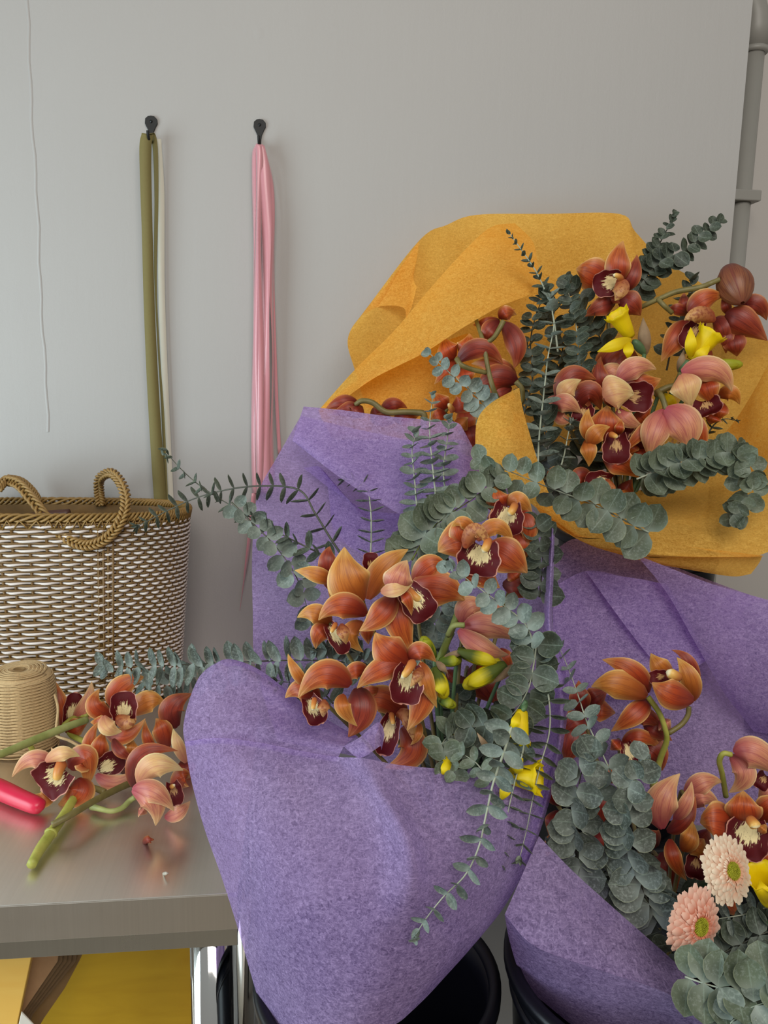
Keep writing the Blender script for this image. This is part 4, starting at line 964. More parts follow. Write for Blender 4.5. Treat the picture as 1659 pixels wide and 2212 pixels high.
bud('slim green yellow daffodil bud pointing right above the pale orchid', .955, (1520, 790), (1604, 787), 27, BUDG, ((1490, 798), (1530, 780), 10), YA)
daff('mostly hidden daffodil with one yellow petal showing above the drooping orchid', .97, None, [((1434, 850), (1466, 884), 20)], ((1440, 850), (1425, 845), 12), None, YA)
rod([(1470, 806, .962), (1462, 830, .962), (1440, 838, .962), (1412, 852, .966)], [12, 15], 'b', 'daffodil_stem')  # stem of the right daffodil, built as an object of its own
tag(bpy.data.objects['daffodil_stem'], 'olive brown daffodil stem crossing below the right daffodil', 'stem')
bloom('dusky pink orchid seen from behind the upper left daffodil', .985, 'r', [
 S_((1310, 835), (1378, 770), 84, (1335, 775), 'r', c=.5), S_((1306, 830), (1370, 800), 62, (1330, 810), 'p', z=-.003, c=.4), S_((1318, 850), (1298, 770), 40, (1296, 815), 'r', z=-.004)], anchor=YA)
bloom('cupped orchid with pale inner petal, left of the cluster beside the pale eucalyptus', .955, 'r', [
 S_((1212, 870), (1288, 820), 56, (1235, 815), 'r', z=.01), S_((1240, 880), (1297, 885), 60, (1275, 850), 'r', z=.012),
 S_((1205, 855), (1195, 900), 40, (1192, 880), 'p', z=.006), S_((1200, 888), (1240, 905), 30, (1215, 905), 'p', z=.004, n='sepal'), S_((1212, 868), (1256, 820), 44, (1228, 838), 'y', z=-.004, c=.5, n='sepal'),
 S_((1193, 870), (1256, 893), 42, (1225, 872), 'p', z=-.006, c=.4, n='sepal'), L_((1262, 880), (1256, 912), 46, 'd', z=.0)], anchor=YA)
bloom('pale striped orchid with a round dark maroon lip, centre of the upper bouquet', .945, 'p', [
 S_((1345, 830), (1428, 818), 56, (1390, 830), 'o', z=.008), S_((1325, 880), (1310, 830), 34, None, 'r', z=.01), S_((1372, 890), (1402, 915), 74, None, 'o', z=.008),
 S_((1335, 822), (1418, 798), 50, (1375, 793), 'p', z=.0, n='sepal'), S_((1340, 882), (1393, 924), 38, (1352, 905), 'p', z=.0, n='sepal'),
 L_((1352, 856), (1412, 858), 64, 'd', z=-.006), S_((1304, 862), (1370, 852), 84, (1335, 850), 'y', z=-.016, c=.4, n='dorsal_sepal', sh=1)], anchor=YA)
bloom('pale half open orchid with dark lip, right of the upper bouquet below the green bud', .945, 'p', [
 S_((1552, 858), (1598, 874), 38, (1580, 850), 'g', z=.008), S_((1545, 890), (1532, 917), 42, None, 'o', z=.01), S_((1562, 870), (1550, 908), 36, None, 'o', z=.008),
 S_((1522, 820), (1543, 878), 52, (1530, 842), 'o', z=.0), S_((1472, 805), (1581, 846), 56, (1545, 800), 'p', z=-.006, c=.5, n='dorsal_sepal'),
 L_((1522, 866), (1535, 898), 60, 'd', z=.0), S_((1470, 808), (1492, 880), 66, (1482, 838), 'y', z=-.012, c=.4, n='sepal')], anchor=YA)
bloom('drooping closed pink orchid with striped petals hanging from a curved stalk', .93, 'p', [
 S_((1420, 905), (1346, 979), 28, (1385, 935), 'o', z=.004), S_((1478, 885), (1513, 988), 30, (1514, 930), 'o', z=.006), S_((1460, 885), (1514, 925), 34, None, 'p', z=.008),
 S_((1438, 884), (1404, 992), 62, (1414, 935), 'p', z=-.004, c=.5), S_((1436, 883), (1484, 976), 84, (1478, 925), 'p', z=-.01, c=.5, n='dorsal_sepal')], anchor=None)
rod([(1420, 846, .95), (1430, 858, .935), (1440, 886, .93)], [13, 12], 'b', 'stalk', bpy.data.objects[[o.name for o in bpy.data.objects if o.get('label', '').startswith('drooping closed')][0]])
bloom('orange orchid with curled side petals and cream tipped column, lower left of the upper bouquet', .925, 'o', [
 S_((1312, 955), (1312, 876), 78, (1308, 912), 'o', z=.006, n='dorsal_sepal'), S_((1282, 955), (1272, 882), 34, (1268, 920), 'g', z=.0), S_((1264, 950), (1272, 1008), 36, (1272, 975), 'g', z=-.004), S_((1335, 940), (1342, 905), 22, None, 'o', z=.0),
 S_((1275, 965), (1318, 922), 40, (1290, 935), 'g', z=-.006), L_((1332, 945), (1330, 1004), 56, 'd', z=-.004), K_((1318, 938), (1333, 946), 14, z=-.012)], anchor=YA)
bloom('orchid with a dark maroon lip mostly hidden behind the drooping pink bloom', .95, 'o', [
 S_((1370, 945), (1352, 985), 40, None, 'o'), S_((1385, 960), (1395, 1000), 60, None, 'o', n='sepal'), S_((1400, 930), (1420, 965), 40, None, 'o', n='sepal'), L_((1375, 925), (1372, 972), 66, 'd', z=.0)], anchor=YA)
bloom('dark shaded orange orchid with cream and maroon lip, lowest of the upper bouquet', .935, 'o', [
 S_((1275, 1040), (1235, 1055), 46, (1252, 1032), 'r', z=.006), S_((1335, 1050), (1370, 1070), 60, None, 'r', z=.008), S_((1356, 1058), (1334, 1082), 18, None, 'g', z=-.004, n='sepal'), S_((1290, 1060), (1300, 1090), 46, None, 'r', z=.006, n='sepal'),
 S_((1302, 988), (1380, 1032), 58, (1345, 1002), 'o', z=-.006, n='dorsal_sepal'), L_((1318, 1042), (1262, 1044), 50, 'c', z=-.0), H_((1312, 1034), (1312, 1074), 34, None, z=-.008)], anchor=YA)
bloom('sliver of an orange petal beside the curled amber paper', .95, 'r', [S_((1182, 1032), (1228, 1034), 28, (1205, 1020), 'o'), S_((1190, 1040), (1220, 1050), 26, None, 'r', n='sepal')], anchor=YA)
# beige strawflower
mum = thing('strawflower', P(1440, 985, .95), 'beige strawflower peeking out below the drooping pink orchid', 'flower')
def gerbera(parent, cx, cy, r, d, nrm, mat, discr=.26, disc=None, rings=((1.0, 28, .50, .05), (.86, 28, .44, .15), (.71, 26, .36, .24), (.57, 26, .26, .32), (.42, 34, .12, .40)), cupz=.0, disc_mat=None):
    """nrm: facing direction; petals on rings around it"""
    C = P(cx, cy, d); n = Vector(nrm).normalized(); A = n.orthogonal().normalized(); B = n.cross(A); R = mpx(r, d); rnd = random.Random(int(cx))
    cnt = 0
    for (rad, num, wid, lift) in rings:
        for k in range(num):
            a = 2*math.pi*(k+.5*(cnt % 2)+rnd.uniform(-.2, .2))/num; D = (A*math.cos(a)+B*math.sin(a)); S = n.cross(D)
            L = R*rad*rnd.uniform(.93, 1.05); w = R*wid*.5*.62; rows = []
            li = lift+rnd.uniform(-.05, .05)
            for i in range(7):
                u = i/6; p = C+D*(R*discr*.6+(L-R*discr*.6)*u)+n*(R*(li*math.sin(u*1.9)*.62-cupz*u*u))
                hw = w*(.35+.65*math.sin(math.pi*min(.93, .12+u*.80))**.7) if u < 1 else w*.3
                rows.append([p+S*hw*v+n*(-.35*hw*v*v) for v in (-1, -.4, .4, 1)])
            MB_ring[cnt].grid(rows)
        cnt += 1
    for q in range(cnt): MB_ring[q].build('petals', mat, parent)
    if disc_mat:
        rows = []
        for i in range(8):
            th = (math.pi/2)*i/7; rr = R*discr*math.sin(th+.001)
            rows.append([C+n*(R*.10+R*.10*math.cos(th)-R*.10*math.exp(-(th/.45)**2))+(A*math.cos(2*math.pi*j/28)+B*math.sin(2*math.pi*j/28))*rr for j in range(28)])
        mb = MB().grid(rows, 0, True)
        for q in range(150):
            rr = R*discr*math.sqrt((q+.5)/150); a = q*2.39996; p0 = C+n*(R*.10+R*.10*math.sqrt(max(0, 1-(rr/(R*discr))**2))-R*.10*math.exp(-((rr/(R*discr))/.45)**2))+(A*math.cos(a)+B*math.sin(a))*rr
            mb.tube([p0, p0+n*R*.06], [R*.018, R*.008], 4)
        mb.build('disc', disc_mat, parent)
MB_ring = [MB() for _ in range(6)]
gerbera(mum, 1448, 985, 40, .94, -fwd+rgt*-.2-up*.5, MUM, .2, rings=((1, 22, .26, .2), (.8, 20, .26, .35), (.6, 16, .26, .5)))
# ================================================================ upper left sprays behind the papers
sp = thing('orchid_spray', P(1070, 855, 1.0), 'orchid stem with three red orange blooms seen from behind, under the amber flap', 'flower')
rod([(1028, 690, .99), (1044, 740, .975), (1054, 795, .972), (1064, 835, .972), (1074, 860, .98)], [9, 11, 12], 'b', 'stem', sp)
for pts in ([(1050, 805, .972), (1020, 798, .965), (996, 788, .962), (986, 774, .965)], [(1048, 742, .975), (1066, 730, .968), (1080, 708, .966), (1087, 694, .968)], [(1072, 862, .98), (1122, 872, .98), (1128, 842, .972), (1114, 824, .972)]):
    rod(pts, [10, 12], 'b', 'stalk', sp)
bloom(None, .985, 'o', [
 S_((1000, 790), (1013, 832), 44, None, 'o', z=.006), S_((985, 775), (938, 830), 26, None, 'o', z=.008), S_((985, 772), (960, 728), 58, (968, 755), 'o', z=.0), S_((995, 770), (1014, 720), 46, (1010, 745), 'o', z=.0), S_((990, 780), (1087, 786), 44, (1040, 752), 'r', z=-.004)], parent=sp)
bloom(None, .985, 'r', [
 S_((1080, 692), (1022, 702), 26, (1050, 698), 'r', z=.006), S_((1080, 690), (1116, 680), 36, (1095, 676), 'o', z=.004), S_((1080, 685), (1112, 668), 30, None, 'r', z=.008), S_((1080, 695), (1050, 740), 42, (1058, 715), 'r', z=0), S_((1085, 696), (1110, 796), 46, (1115, 745), 'r', z=-.003, c=.5)], parent=sp)
bloom(None, .99, 'r', [
 S_((1114, 818), (1018, 786), 40, (1070, 790), 'o', z=.002), S_((1105, 835), (1050, 862), 40, None, 'r', z=.004), S_((1118, 826), (1030, 840), 60, (1070, 816), 'r', z=-.003, c=.5)], parent=sp)
sp = thing('orchid_spray', P(915, 905, .99), 'arching orchid stem with closed red buds peeking over the folded lilac edge', 'flower')
rod([(768, 874, .985), (782, 866, .98), (805, 870, .98), (834, 890, .98), (870, 890, .982), (900, 891, .985), (916, 896, .985), (914, 925, .99)], [11, 13, 14], 'b', 'stem', sp)
bloom(None, .99, 'r', [S_((775, 872), (703, 884), 34, (738, 870), 'r', c=.6), S_((778, 878), (715, 895), 34, (750, 885), 'r', z=-.004, c=.5), S_((782, 876), (760, 905), 40, None, 'r', z=-.006, c=.5)], parent=sp)
bloom(None, 1.0, 'r', [S_((825, 895), (880, 882), 34, (850, 874), 'r', c=.5), S_((800, 900), (830, 886), 32, None, 'r', z=-.003), S_((850, 905), (905, 898), 36, None, 'o', z=-.004), S_((800, 905), (860, 910), 30, None, 'r', z=-.006)], parent=sp)
bloom('bright orange orchid behind the pale upright eucalyptus and the amber curl', .985, 'o', [
 S_((965, 885), (938, 848), 40, None, 'o', z=.006), S_((975, 880), (1012, 848), 46, (1000, 870), 'o', z=.004), S_((1000, 880), (1016, 945), 46, None, 'o', z=.006), S_((962, 890), (930, 905), 36, None, 'o', z=0, n='sepal'), S_((1012, 915), (1030, 970), 46, None, 'r', z=.004, n='sepal'), S_((985, 905), (1010, 930), 40, None, 'g', z=-.002, n='sepal'), K_((978, 888), (968, 872), 14, z=-.006)], anchor=(1060, 1000, 1.0))
# ================================================================ lower right bouquet
RA = (1440, 2080, .72)
sp = thing('orchid_spray', P(1425, 1640, .74), 'forked orchid stem with two orange blooms side by side against the lilac paper', 'flower')
rod([(1400, 1505, .735), (1424, 1540, .732), (1436, 1572, .732), (1440, 1600, .735), (1426, 1640, .745), (1410, 1700, .76)], [12, 12, 14], 'y', 'stem', sp)
rod([(1444, 1584, .733), (1472, 1565, .735), (1486, 1545, .735), (1488, 1526, .735)], [11, 11], 'b', 'stalk', sp)
bloom(None, .735, 'o', [
 S_((1360, 1560), (1434, 1578), 44, (1395, 1548), 'r', z=.012), S_((1400, 1480), (1382, 1432), 18, None, 'r', z=.01), S_((1402, 1512), (1320, 1580), 46, (1368, 1545), 'o', z=.0), S_((1398, 1498), (1301, 1425), 50, (1365, 1450), 'o', z=-.0), S_((1398, 1506), (1277, 1484), 64, (1335, 1478), 'g', z=-.004, c=.45)], parent=sp)
bloom(None, .73, 'o', [
 S_((1455, 1465), (1406, 1411), 46, (1425, 1440), 'g', z=.012), S_((1500, 1500), (1451, 1404), 28, (1492, 1435), 'r', z=.01), S_((1496, 1515), (1462, 1420), 44, (1490, 1465), 'g', z=.004), S_((1425, 1555), (1450, 1580), 36, None, 'p', z=.014),
 S_((1500, 1512), (1408, 1474), 66, (1448, 1498), 'o', z=-.010, c=.45), L_((1438, 1460), (1400, 1466), 30, 'd', z=.006), K_((1464, 1462), (1440, 1450), 21, z=.0, wt=24)], parent=sp)
bloom('deep orange orchid below the forked pair, with a cream lip showing beside the leaves', .755, 'r', [
 S_((1345, 1612), (1432, 1620), 36, (1385, 1592), 'o', z=-.004), S_((1375, 1615), (1430, 1665), 66, (1415, 1628), 'r', z=.004), S_((1342, 1600), (1318, 1620), 28, None, 'o', z=0), S_((1380, 1650), (1410, 1690), 40, None, 'r', z=.008, n='sepal'), S_((1390, 1560), (1452, 1600), 40, None, 'r', z=.006, n='sepal'),
 L_((1352, 1605), (1372, 1668), 34, 'c', z=-.004)], anchor=RA)
bloom('half closed pink orchid with upright striped petals, middle of the lower right bouquet', .70, 'p', [
 S_((1480, 1722), (1561, 1690), 46, (1520, 1690), 'p', z=.010), S_((1490, 1745), (1556, 1742), 44, (1520, 1722), 'p', z=.012), S_((1440, 1795), (1502, 1720), 36, (1480, 1770), 'r', z=.004), S_((1455, 1772), (1494, 1688), 30, (1482, 1735), 'p', z=.0), S_((1432, 1792), (1469, 1671), 68, (1430, 1730), 'p', z=-.008, c=.5, n='dorsal_sepal')], anchor=RA)
bloom('pinkish orchid at right edge hanging from a green curved stalk', .70, 'p', [
 S_((1680, 1690), (1638, 1732), 46, None, 'p', z=.004), S_((1578, 1632), (1574, 1712), 50, (1608, 1675), 'p', z=.0), S_((1585, 1628), (1705, 1690), 70, (1640, 1632), 'p', z=-.006, c=.5, n='dorsal_sepal'), L_((1655, 1675), (1636, 1704), 34, 'd', z=.006)], anchor=None)
rod([(1580, 1630, .70), (1562, 1628, .70), (1554, 1645, .705), (1560, 1672, .715), (1568, 1720, .73)], [12, 12], 'y', 'stalk', bpy.data.objects[[o.name for o in bpy.data.objects if o.get('label', '').startswith('pinkish orchid')][0]])
bloom('fully open rusty orange orchid facing the viewer, above the pale gerbera', .665, 'o', [
 S_((1640, 1775), (1700, 1738), 62, (1668, 1745), 'o', z=.004), S_((1640, 1820), (1690, 1870), 62, None, 'o', z=.006), S_((1600, 1830), (1618, 1885), 74, None, 'o', z=.008, n='sepal'),
 S_((1590, 1785), (1512, 1778), 86, (1545, 1775), 'o', z=0, sh=1, n='petal'), S_((1612, 1785), (1606, 1708), 76, (1606, 1745), 'o', z=-.002, sh=1, n='dorsal_sepal'),
 L_((1622, 1772), (1604, 1856), 84, 'c', z=-.008), S_((1640, 1800), (1655, 1780), 20, None, 'g', z=-.01, n='side_lobe'), K_((1618, 1768), (1632, 1786), 21, z=-.018, wt=24)], anchor=RA)
bloom('orange orchid seen side on, tucked left of the open rusty bloom', .69, 'o', [
 S_((1500, 1800), (1540, 1830), 60, None, 'r', z=.01), S_((1448, 1812), (1484, 1902), 36, (1458, 1860), 'o', z=.0), S_((1470, 1836), (1496, 1774), 40, (1490, 1812), 'g', z=-.004), S_((1490, 1815), (1530, 1850), 46, None, 'g', z=.006, n='sepal'), S_((1530, 1830), (1520, 1880), 40, None, 'o', z=.008, n='sepal'), L_((1505, 1850), (1500, 1900), 42, 'd', z=.0)], anchor=RA)
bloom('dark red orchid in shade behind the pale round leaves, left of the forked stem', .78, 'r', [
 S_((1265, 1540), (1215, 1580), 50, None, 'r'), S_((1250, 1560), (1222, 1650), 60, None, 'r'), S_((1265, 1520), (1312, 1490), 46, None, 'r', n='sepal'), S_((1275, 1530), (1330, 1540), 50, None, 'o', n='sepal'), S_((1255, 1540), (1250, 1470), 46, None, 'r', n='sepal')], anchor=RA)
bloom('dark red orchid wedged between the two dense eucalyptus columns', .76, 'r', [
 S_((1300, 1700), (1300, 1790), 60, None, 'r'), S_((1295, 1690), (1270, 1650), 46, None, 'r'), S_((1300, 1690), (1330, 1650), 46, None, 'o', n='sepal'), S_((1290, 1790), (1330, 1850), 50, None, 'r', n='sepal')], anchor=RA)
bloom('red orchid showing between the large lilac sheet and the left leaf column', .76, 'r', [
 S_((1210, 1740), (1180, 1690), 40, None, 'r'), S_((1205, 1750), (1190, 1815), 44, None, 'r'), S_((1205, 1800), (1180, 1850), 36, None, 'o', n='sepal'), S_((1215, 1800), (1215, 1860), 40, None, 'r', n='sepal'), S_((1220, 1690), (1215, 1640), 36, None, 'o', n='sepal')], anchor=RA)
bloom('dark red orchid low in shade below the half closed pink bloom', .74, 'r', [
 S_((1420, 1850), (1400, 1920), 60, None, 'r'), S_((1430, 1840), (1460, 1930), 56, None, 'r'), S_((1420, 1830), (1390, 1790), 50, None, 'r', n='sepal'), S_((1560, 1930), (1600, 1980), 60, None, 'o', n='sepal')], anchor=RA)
g = thing('gerbera', P(1575, 1880, .63), 'cream pink gerbera with green centre, upper of the two', 'flower')
MB_ring = [MB() for _ in range(6)]
gerbera(g, 1576, 1881, 74, .625, -fwd+rgt*.5+up*.4, GER1, .25, disc_mat=GERC, cupz=.12)
MB().tube(cr([P(1560, 1890, .640), P(1530, 1905, .66), P(1495, 1940, .69), P(1460, 2060, .72)], 6), mpx(15, .65)/2, 8).build('stem', STEM['n'], g)
g = thing('gerbera', P(1500, 1998, .60), 'coral pink gerbera with green centre, lower and left of the cream one', 'flower')
MB_ring = [MB() for _ in range(6)]
gerbera(g, 1506, 1998, 80, .60, -fwd+rgt*.5+up*.05, GER2, .24, disc_mat=GERC, cupz=.14)
MB().tube(cr([P(1490, 2000, .615), P(1470, 2030, .64), P(1450, 2080, .70)], 6), mpx(15, .63)/2, 8).build('stem', STEM['n'], g)
daff('yellow daffodil cut by the right edge beside the cream gerbera', .635, ((1662, 1950), (1650, 1890), 66), [((1660, 1955), (1640, 1900), 30)], ((1664, 1955), (1680, 1990), 20), None, RA)
# ================================================================ orchids on the table
def TD(py, h=0, px=200): return dT(px, py, h)
d = TD(1572, .03); 
bloom('orange orchid with dark lip, highest of the cut orchids on the table', .895, 'o', [
 S_((245, 1545), (215, 1488), 42, (205, 1525), 'o', z=.004), S_((280, 1545), (356, 1519), 50, (320, 1515), 'g', z=.006), S_((245, 1530), (314, 1462), 52, (262, 1485), 'o', z=.004, n='dorsal_sepal'), S_((235, 1560), (195, 1560), 30, None, 'o', z=.006),
 S_((228, 1570), (314, 1552), 36, (268, 1590), 'o', z=-.004, n='sepal'), L_((268, 1556), (266, 1492), 54, 'c', z=-.004), H_((250, 1545), (295, 1552), 30, (275, 1560), z=-.006), S_((224, 1545), (264, 1580), 36, (235, 1572), 'y', z=-.012, n='sepal')])
bloom('orange orchid on its side with cream lip, middle of the cut orchids on table', TD(1688, .008, 250), 'o', [
 S_((280, 1640), (287, 1597), 40, None, 'g', z=.012), S_((208, 1660), (214, 1558), 32, (192, 1610), 'o', z=.0), S_((215, 1655), (225, 1580), 40, (215, 1615), 'o', z=.0), S_((255, 1665), (305, 1645), 40, None, 'r', z=.01),
 S_((208, 1672), (298, 1660), 32, (250, 1690), 'p', z=-.008, n='sepal'), L_((215, 1666), (268, 1632), 50, 'c', z=-.002), S_((245, 1595), (292, 1636), 24, (262, 1625), 'r', z=-.012, n='lip_edge'), K_((265, 1625), (273, 1612), 12, z=.0)])
bloom('open orange orchid with large maroon and cream lip, nearest left on the table', TD(1737, .004, 120), 'o', [
 S_((120, 1660), (26, 1679), 40, (70, 1640), 'p', z=.0), S_((150, 1662), (188, 1698), 60, (185, 1640), 'o', z=.006, sh=1), S_((165, 1682), (125, 1738), 72, (165, 1715), 'o', z=.0), S_((120, 1712), (56, 1712), 36, (85, 1728), 'g', z=.0, n='sepal'), S_((135, 1650), (110, 1615), 20, None, 'p', z=.01),
 L_((140, 1662), (82, 1704), 80, 'c', z=-.006), S_((98, 1646), (173, 1634), 32, (135, 1628), 'y', z=-.02, c=.5, n='dorsal_sepal'), K_((136, 1645), (125, 1686), 24, z=-.02, wt=16)])
bloom('half closed pink orchid, nearest right on the table below the lilac paper', TD(1782, .004, 330), 'p', [
 S_((288, 1700), (384, 1622), 40, (305, 1630), 'r', z=.006), S_((372, 1705), (410, 1680), 48, (395, 1680), 'o', z=.008), S_((355, 1765), (411, 1730), 34, (385, 1755), 'p', z=.004), S_((300, 1745), (318, 1758), 30, None, 'p', z=.004),
 S_((300, 1695), (396, 1664), 56, (335, 1655), 'y', z=-.006, c=.5, n='dorsal_sepal'), L_((372, 1692), (382, 1742), 36, 'd', z=.0), K_((372, 1698), (378, 1694), 12, z=-.002), S_((284, 1706), (336, 1784), 64, (330, 1728), 'p', z=-.016, c=.5, n='sepal'), S_((286, 1704), (376, 1752), 46, (335, 1712), 'p', z=-.015, c=.5, n='sepal')])
bloom('pale orange orchid behind the twine spool in front of the basket', TD(1590, .005, 150), 'p', [
 S_((135, 1580), (118, 1470), 48, (125, 1525), 'o', z=.0), S_((155, 1565), (198, 1472), 40, (185, 1530), 'p', z=.0), S_((160, 1570), (210, 1500), 34, None, 'p', z=.004, n='sepal'), S_((140, 1580), (190, 1560), 40, None, 'o', z=0, n='sepal'), L_((150, 1560), (165, 1495), 36, 'c', z=.004)])
bloom('red and orange orchid at the lilac paper edge, rightmost behind on the table', TD(1680, .004, 390), 'o', [
 S_((385, 1570), (415, 1498), 56, (372, 1530), 'r', z=.004), S_((336, 1622), (314, 1556), 24, (318, 1595), 'o', z=.0), S_((360, 1620), (336, 1552), 44, (350, 1575), 'o', z=.004), S_((395, 1640), (408, 1690), 44, None, 'r', z=.004, n='sepal'), S_((402, 1648), (374, 1574), 26, (384, 1608), 'y', z=-.006, n='sepal')])
def tstem(label, pts, w, mat, node=None):
    t = thing('cut_stem', PT(*pts[0]), label, 'stem')
    pp = [(px, py, dT(px, py, h)) for px, py, h in pts]; rod(pp, w, mat, 'stem', t)
    if node:
        px, py, h, ww = node; q = PT(px, py, h); T = (PT(*pts[-1])-PT(*pts[0])).normalized(); r = mpx(ww, .82)/2
        MB().tube([q-T*.002, q, q+T*.002], [r*.9, r*1.12, r*.9], 10).build('node', STEM['y'], t)
    return t
t = tstem('long light green cut stem lying across the twine spool', [(-40, 1640, .05), (0, 1630, .046), (90, 1592, .042), (150, 1568, .04), (187, 1555, .038)], [17, 18, 16], 'l')
rod([(60, 1602, dT(60, 1602, .044)), (68, 1616, dT(68, 1616, .035)), (76, 1634, dT(76, 1634, .022))], [12, 12], 'y', 'side_stub', t)
t = tstem('thick yellow green cut stem with slanted end, nearest on the table', [(68, 1868, .007), (88, 1832, .008), (112, 1798, .009), (140, 1758, .010), (168, 1710, .014)], [22, 24, 22, 18], 'y', (110, 1800, .009, 25))
tstem('thin olive cut stem crossing over the thick yellow green one', [(112, 1782, .018), (150, 1762, .022), (200, 1732, .022), (250, 1706, .018), (290, 1688, .014)], [15, 15, 16], 'b')
tstem('pale curved flower stalk joining the pink orchid on the table', [(198, 1742, .007), (212, 1746, .008), (240, 1752, .007), (264, 1745, .007), (280, 1730, .010), (292, 1722, .014)], [16, 11, 12, 12], 'l')
tstem('short olive stalk under the middle orchid on the table', [(188, 1698, .012), (206, 1703, .012), (226, 1711, .010)], [12, 14], 'b')
tstem('green stalk curving out from behind the long cut stem', [(135, 1566, .02), (158, 1550, .028), (190, 1544, .034)], [7, 10], 'y')
tstem('bent green stalk behind the open orchid on the table', [(150, 1570, .012), (152, 1586, .008), (172, 1597, .008), (196, 1606, .008)], [12, 12], 'y')
o = MB().grid(tepal_pts((311, 1826), (332, 1814), 17, (318, 1816), dT(322, 1826, .003), 0, .8, 0, seed=5)).build('petal_scrap', TEP['r'], solid=.0008); tag(o, 'small red petal scrap lying alone on the steel table', 'petal')
o = MB().grid(tepal_pts((349, 1888), (364, 1886), 6, None, dT(356, 1888, .002), 0, .8, -.002, seed=6)).build('leaf_scrap', plain('pale_scrap', '#b4aea0', .5), solid=.0008); tag(o, 'tiny pale scrap on the steel table near its front edge', 'scrap')
# ================================================================ eucalyptus
# upper bouquet
euca('dark eucalyptus sprig with pointed tip against the amber paper, upper left of the upper bouquet', [(1205, 760, 1.0), (1196, 690, .995), (1182, 640, .99), (1160, 590, .985), (1130, 545, .98), (1102, 506, .98)], 40, 12, 14, .25, 'd', 'w', 25, .6, seed=1, start=.3)
euca('pale grey eucalyptus stem standing upright with flat leaf pairs, left in the upper bouquet', [(1162, 1000, .93), (1166, 930, .93), (1176, 840, .925), (1184, 770, .925), (1196, 705, .93), (1190, 650, .935)], 44, 30, 13, .32, 'f', 'w', 8, .8, seed=2, az=0)
euca('dark leafy eucalyptus stem between amber paper and pale upright stem', [(1130, 900, 1.0), (1150, 820, 1.0), (1146, 740, 1.0), (1158, 680, 1.0), (1175, 640, 1.0)], 36, 28, 18, .6, 'd', 'k', 15, .85, seed=3)
euca('dark eucalyptus stem right of the pale upright one', [(1272, 960, 1.0), (1262, 850, 1.0), (1250, 750, .995), (1242, 690, 1.0), (1226, 625, 1.0)], 48, 28, 19, .6, 'd', 'w', 15, .85, seed=4)
euca('dark bushy eucalyptus stem behind the left daffodil', [(1325, 840, 1.02), (1300, 740, 1.02), (1270, 680, 1.02), (1252, 640, 1.02), (1238, 615, 1.02)], 46, 32, 16, .6, 'd', 'k', 18, .85, seed=5)
euca('dark eucalyptus filling the gap behind the two left orchid blooms', [(1200, 900, 1.03), (1208, 800, 1.03), (1215, 740, 1.03), (1190, 690, 1.03)], 42, 32, 15, .6, 'd', 'k', 18, .85, seed=6)
euca('dark eucalyptus sprig reaching up right across the grey pipe', [(1370, 640, 1.03), (1400, 592, 1.03), (1440, 560, 1.02), (1480, 540, 1.02), (1515, 512, 1.02), (1544, 488, 1.02)], 46, 22, 15, .75, 'd', 'k', 22, .95, seed=7)
euca('shorter dark eucalyptus sprig pointing up beside the one crossing the pipe', [(1388, 630, 1.05), (1400, 580, 1.045), (1418, 540, 1.04), (1436, 505, 1.04), (1453, 474, 1.04)], 36, 17, 10, .65, 'd', 'k', 20, .9, seed=8, start=.25)
euca('dark eucalyptus leaves behind the arching orchid stem', [(1440, 800, 1.03), (1455, 730, 1.03), (1475, 670, 1.03), (1495, 615, 1.03)], 36, 30, 8, .55, 'd', 'k', 15, .85, seed=9, start=.2)
euca('pale round leaved eucalyptus hanging over the red orchids seen from behind', [(1080, 930, .94), (1042, 870, .935), (1005, 835, .93), (965, 800, .93), (930, 765, .93)], 44, 22, 10, .75, 'f', 'w', 15, .85, seed=10)
euca('tall pale eucalyptus stem with flat leaf pairs in front of the folded lilac paper', [(948, 1150, .85), (940, 1060, .855), (932, 985, .86), (928, 920, .865), (934, 862, .87)], 46, 20, 16, .34, 'f', 'w', 6, .8, seed=11)
euca('shorter pale eucalyptus stem left of the tall one before the folded lilac paper', [(906, 1165, .855), (900, 1090, .86), (894, 1020, .865), (890, 975, .868), (896, 945, .87)], 40, 26, 14, .42, 'f', 'w', 8, .85, seed=12)
euca('grey eucalyptus stem just behind the tall pale one', [(968, 1100, .89), (958, 1020, .89), (966, 950, .89), (970, 915, .89)], 38, 24, 12, .4, 'f', 'w', 8, .8, seed=13)
euca('thick garland of round grey green leaves lying over the amber curl', [(1402, 1150, .80), (1345, 1122, .80), (1285, 1090, .80), (1225, 1068, .80), (1165, 1045, .80), (1105, 1020, .81), (1045, 998, .82)], 70, 36, 13, .85, 'g', 'w', 12, .92, seed=14, start=.01, jit=22)
euca('dense column of large green leaves rising behind the centre orchids', [(890, 1210, .80), (925, 1150, .80), (965, 1115, .80), (1010, 1085, .80), (1062, 1048, .81)], 74, 44, 14, .8, 'g', 'g', 10, .95, seed=15, start=0, jit=20, tipbud=False)
euca('dense green eucalyptus arm bending down at right inside the amber paper', [(1375, 1035, .90), (1420, 1018, .895), (1475, 1003, .885), (1530, 992, .88), (1578, 985, .875), (1606, 1010, .87), (1612, 1050, .868), (1602, 1080, .868), (1590, 1112, .868)], 58, 32, 32, .75, 'g', 'w', 10, .95, seed=16, jit=25)
euca('thin dark eucalyptus twig against the amber paper right of the pink orchid', [(1505, 985, .97), (1528, 940, .97), (1545, 915, .97), (1566, 905, .97), (1588, 908, .97)], 34, 10, 9, .4, 'd', 'k', 15, .6, seed=17)
euca('dark mass of eucalyptus in shade beside the amber curl', [(1215, 1080, .97), (1190, 1010, .965), (1180, 950, .96), (1176, 900, .955)], 56, 44, 12, .6, 'd', 'k', 12, .9, seed=18, tipbud=False)
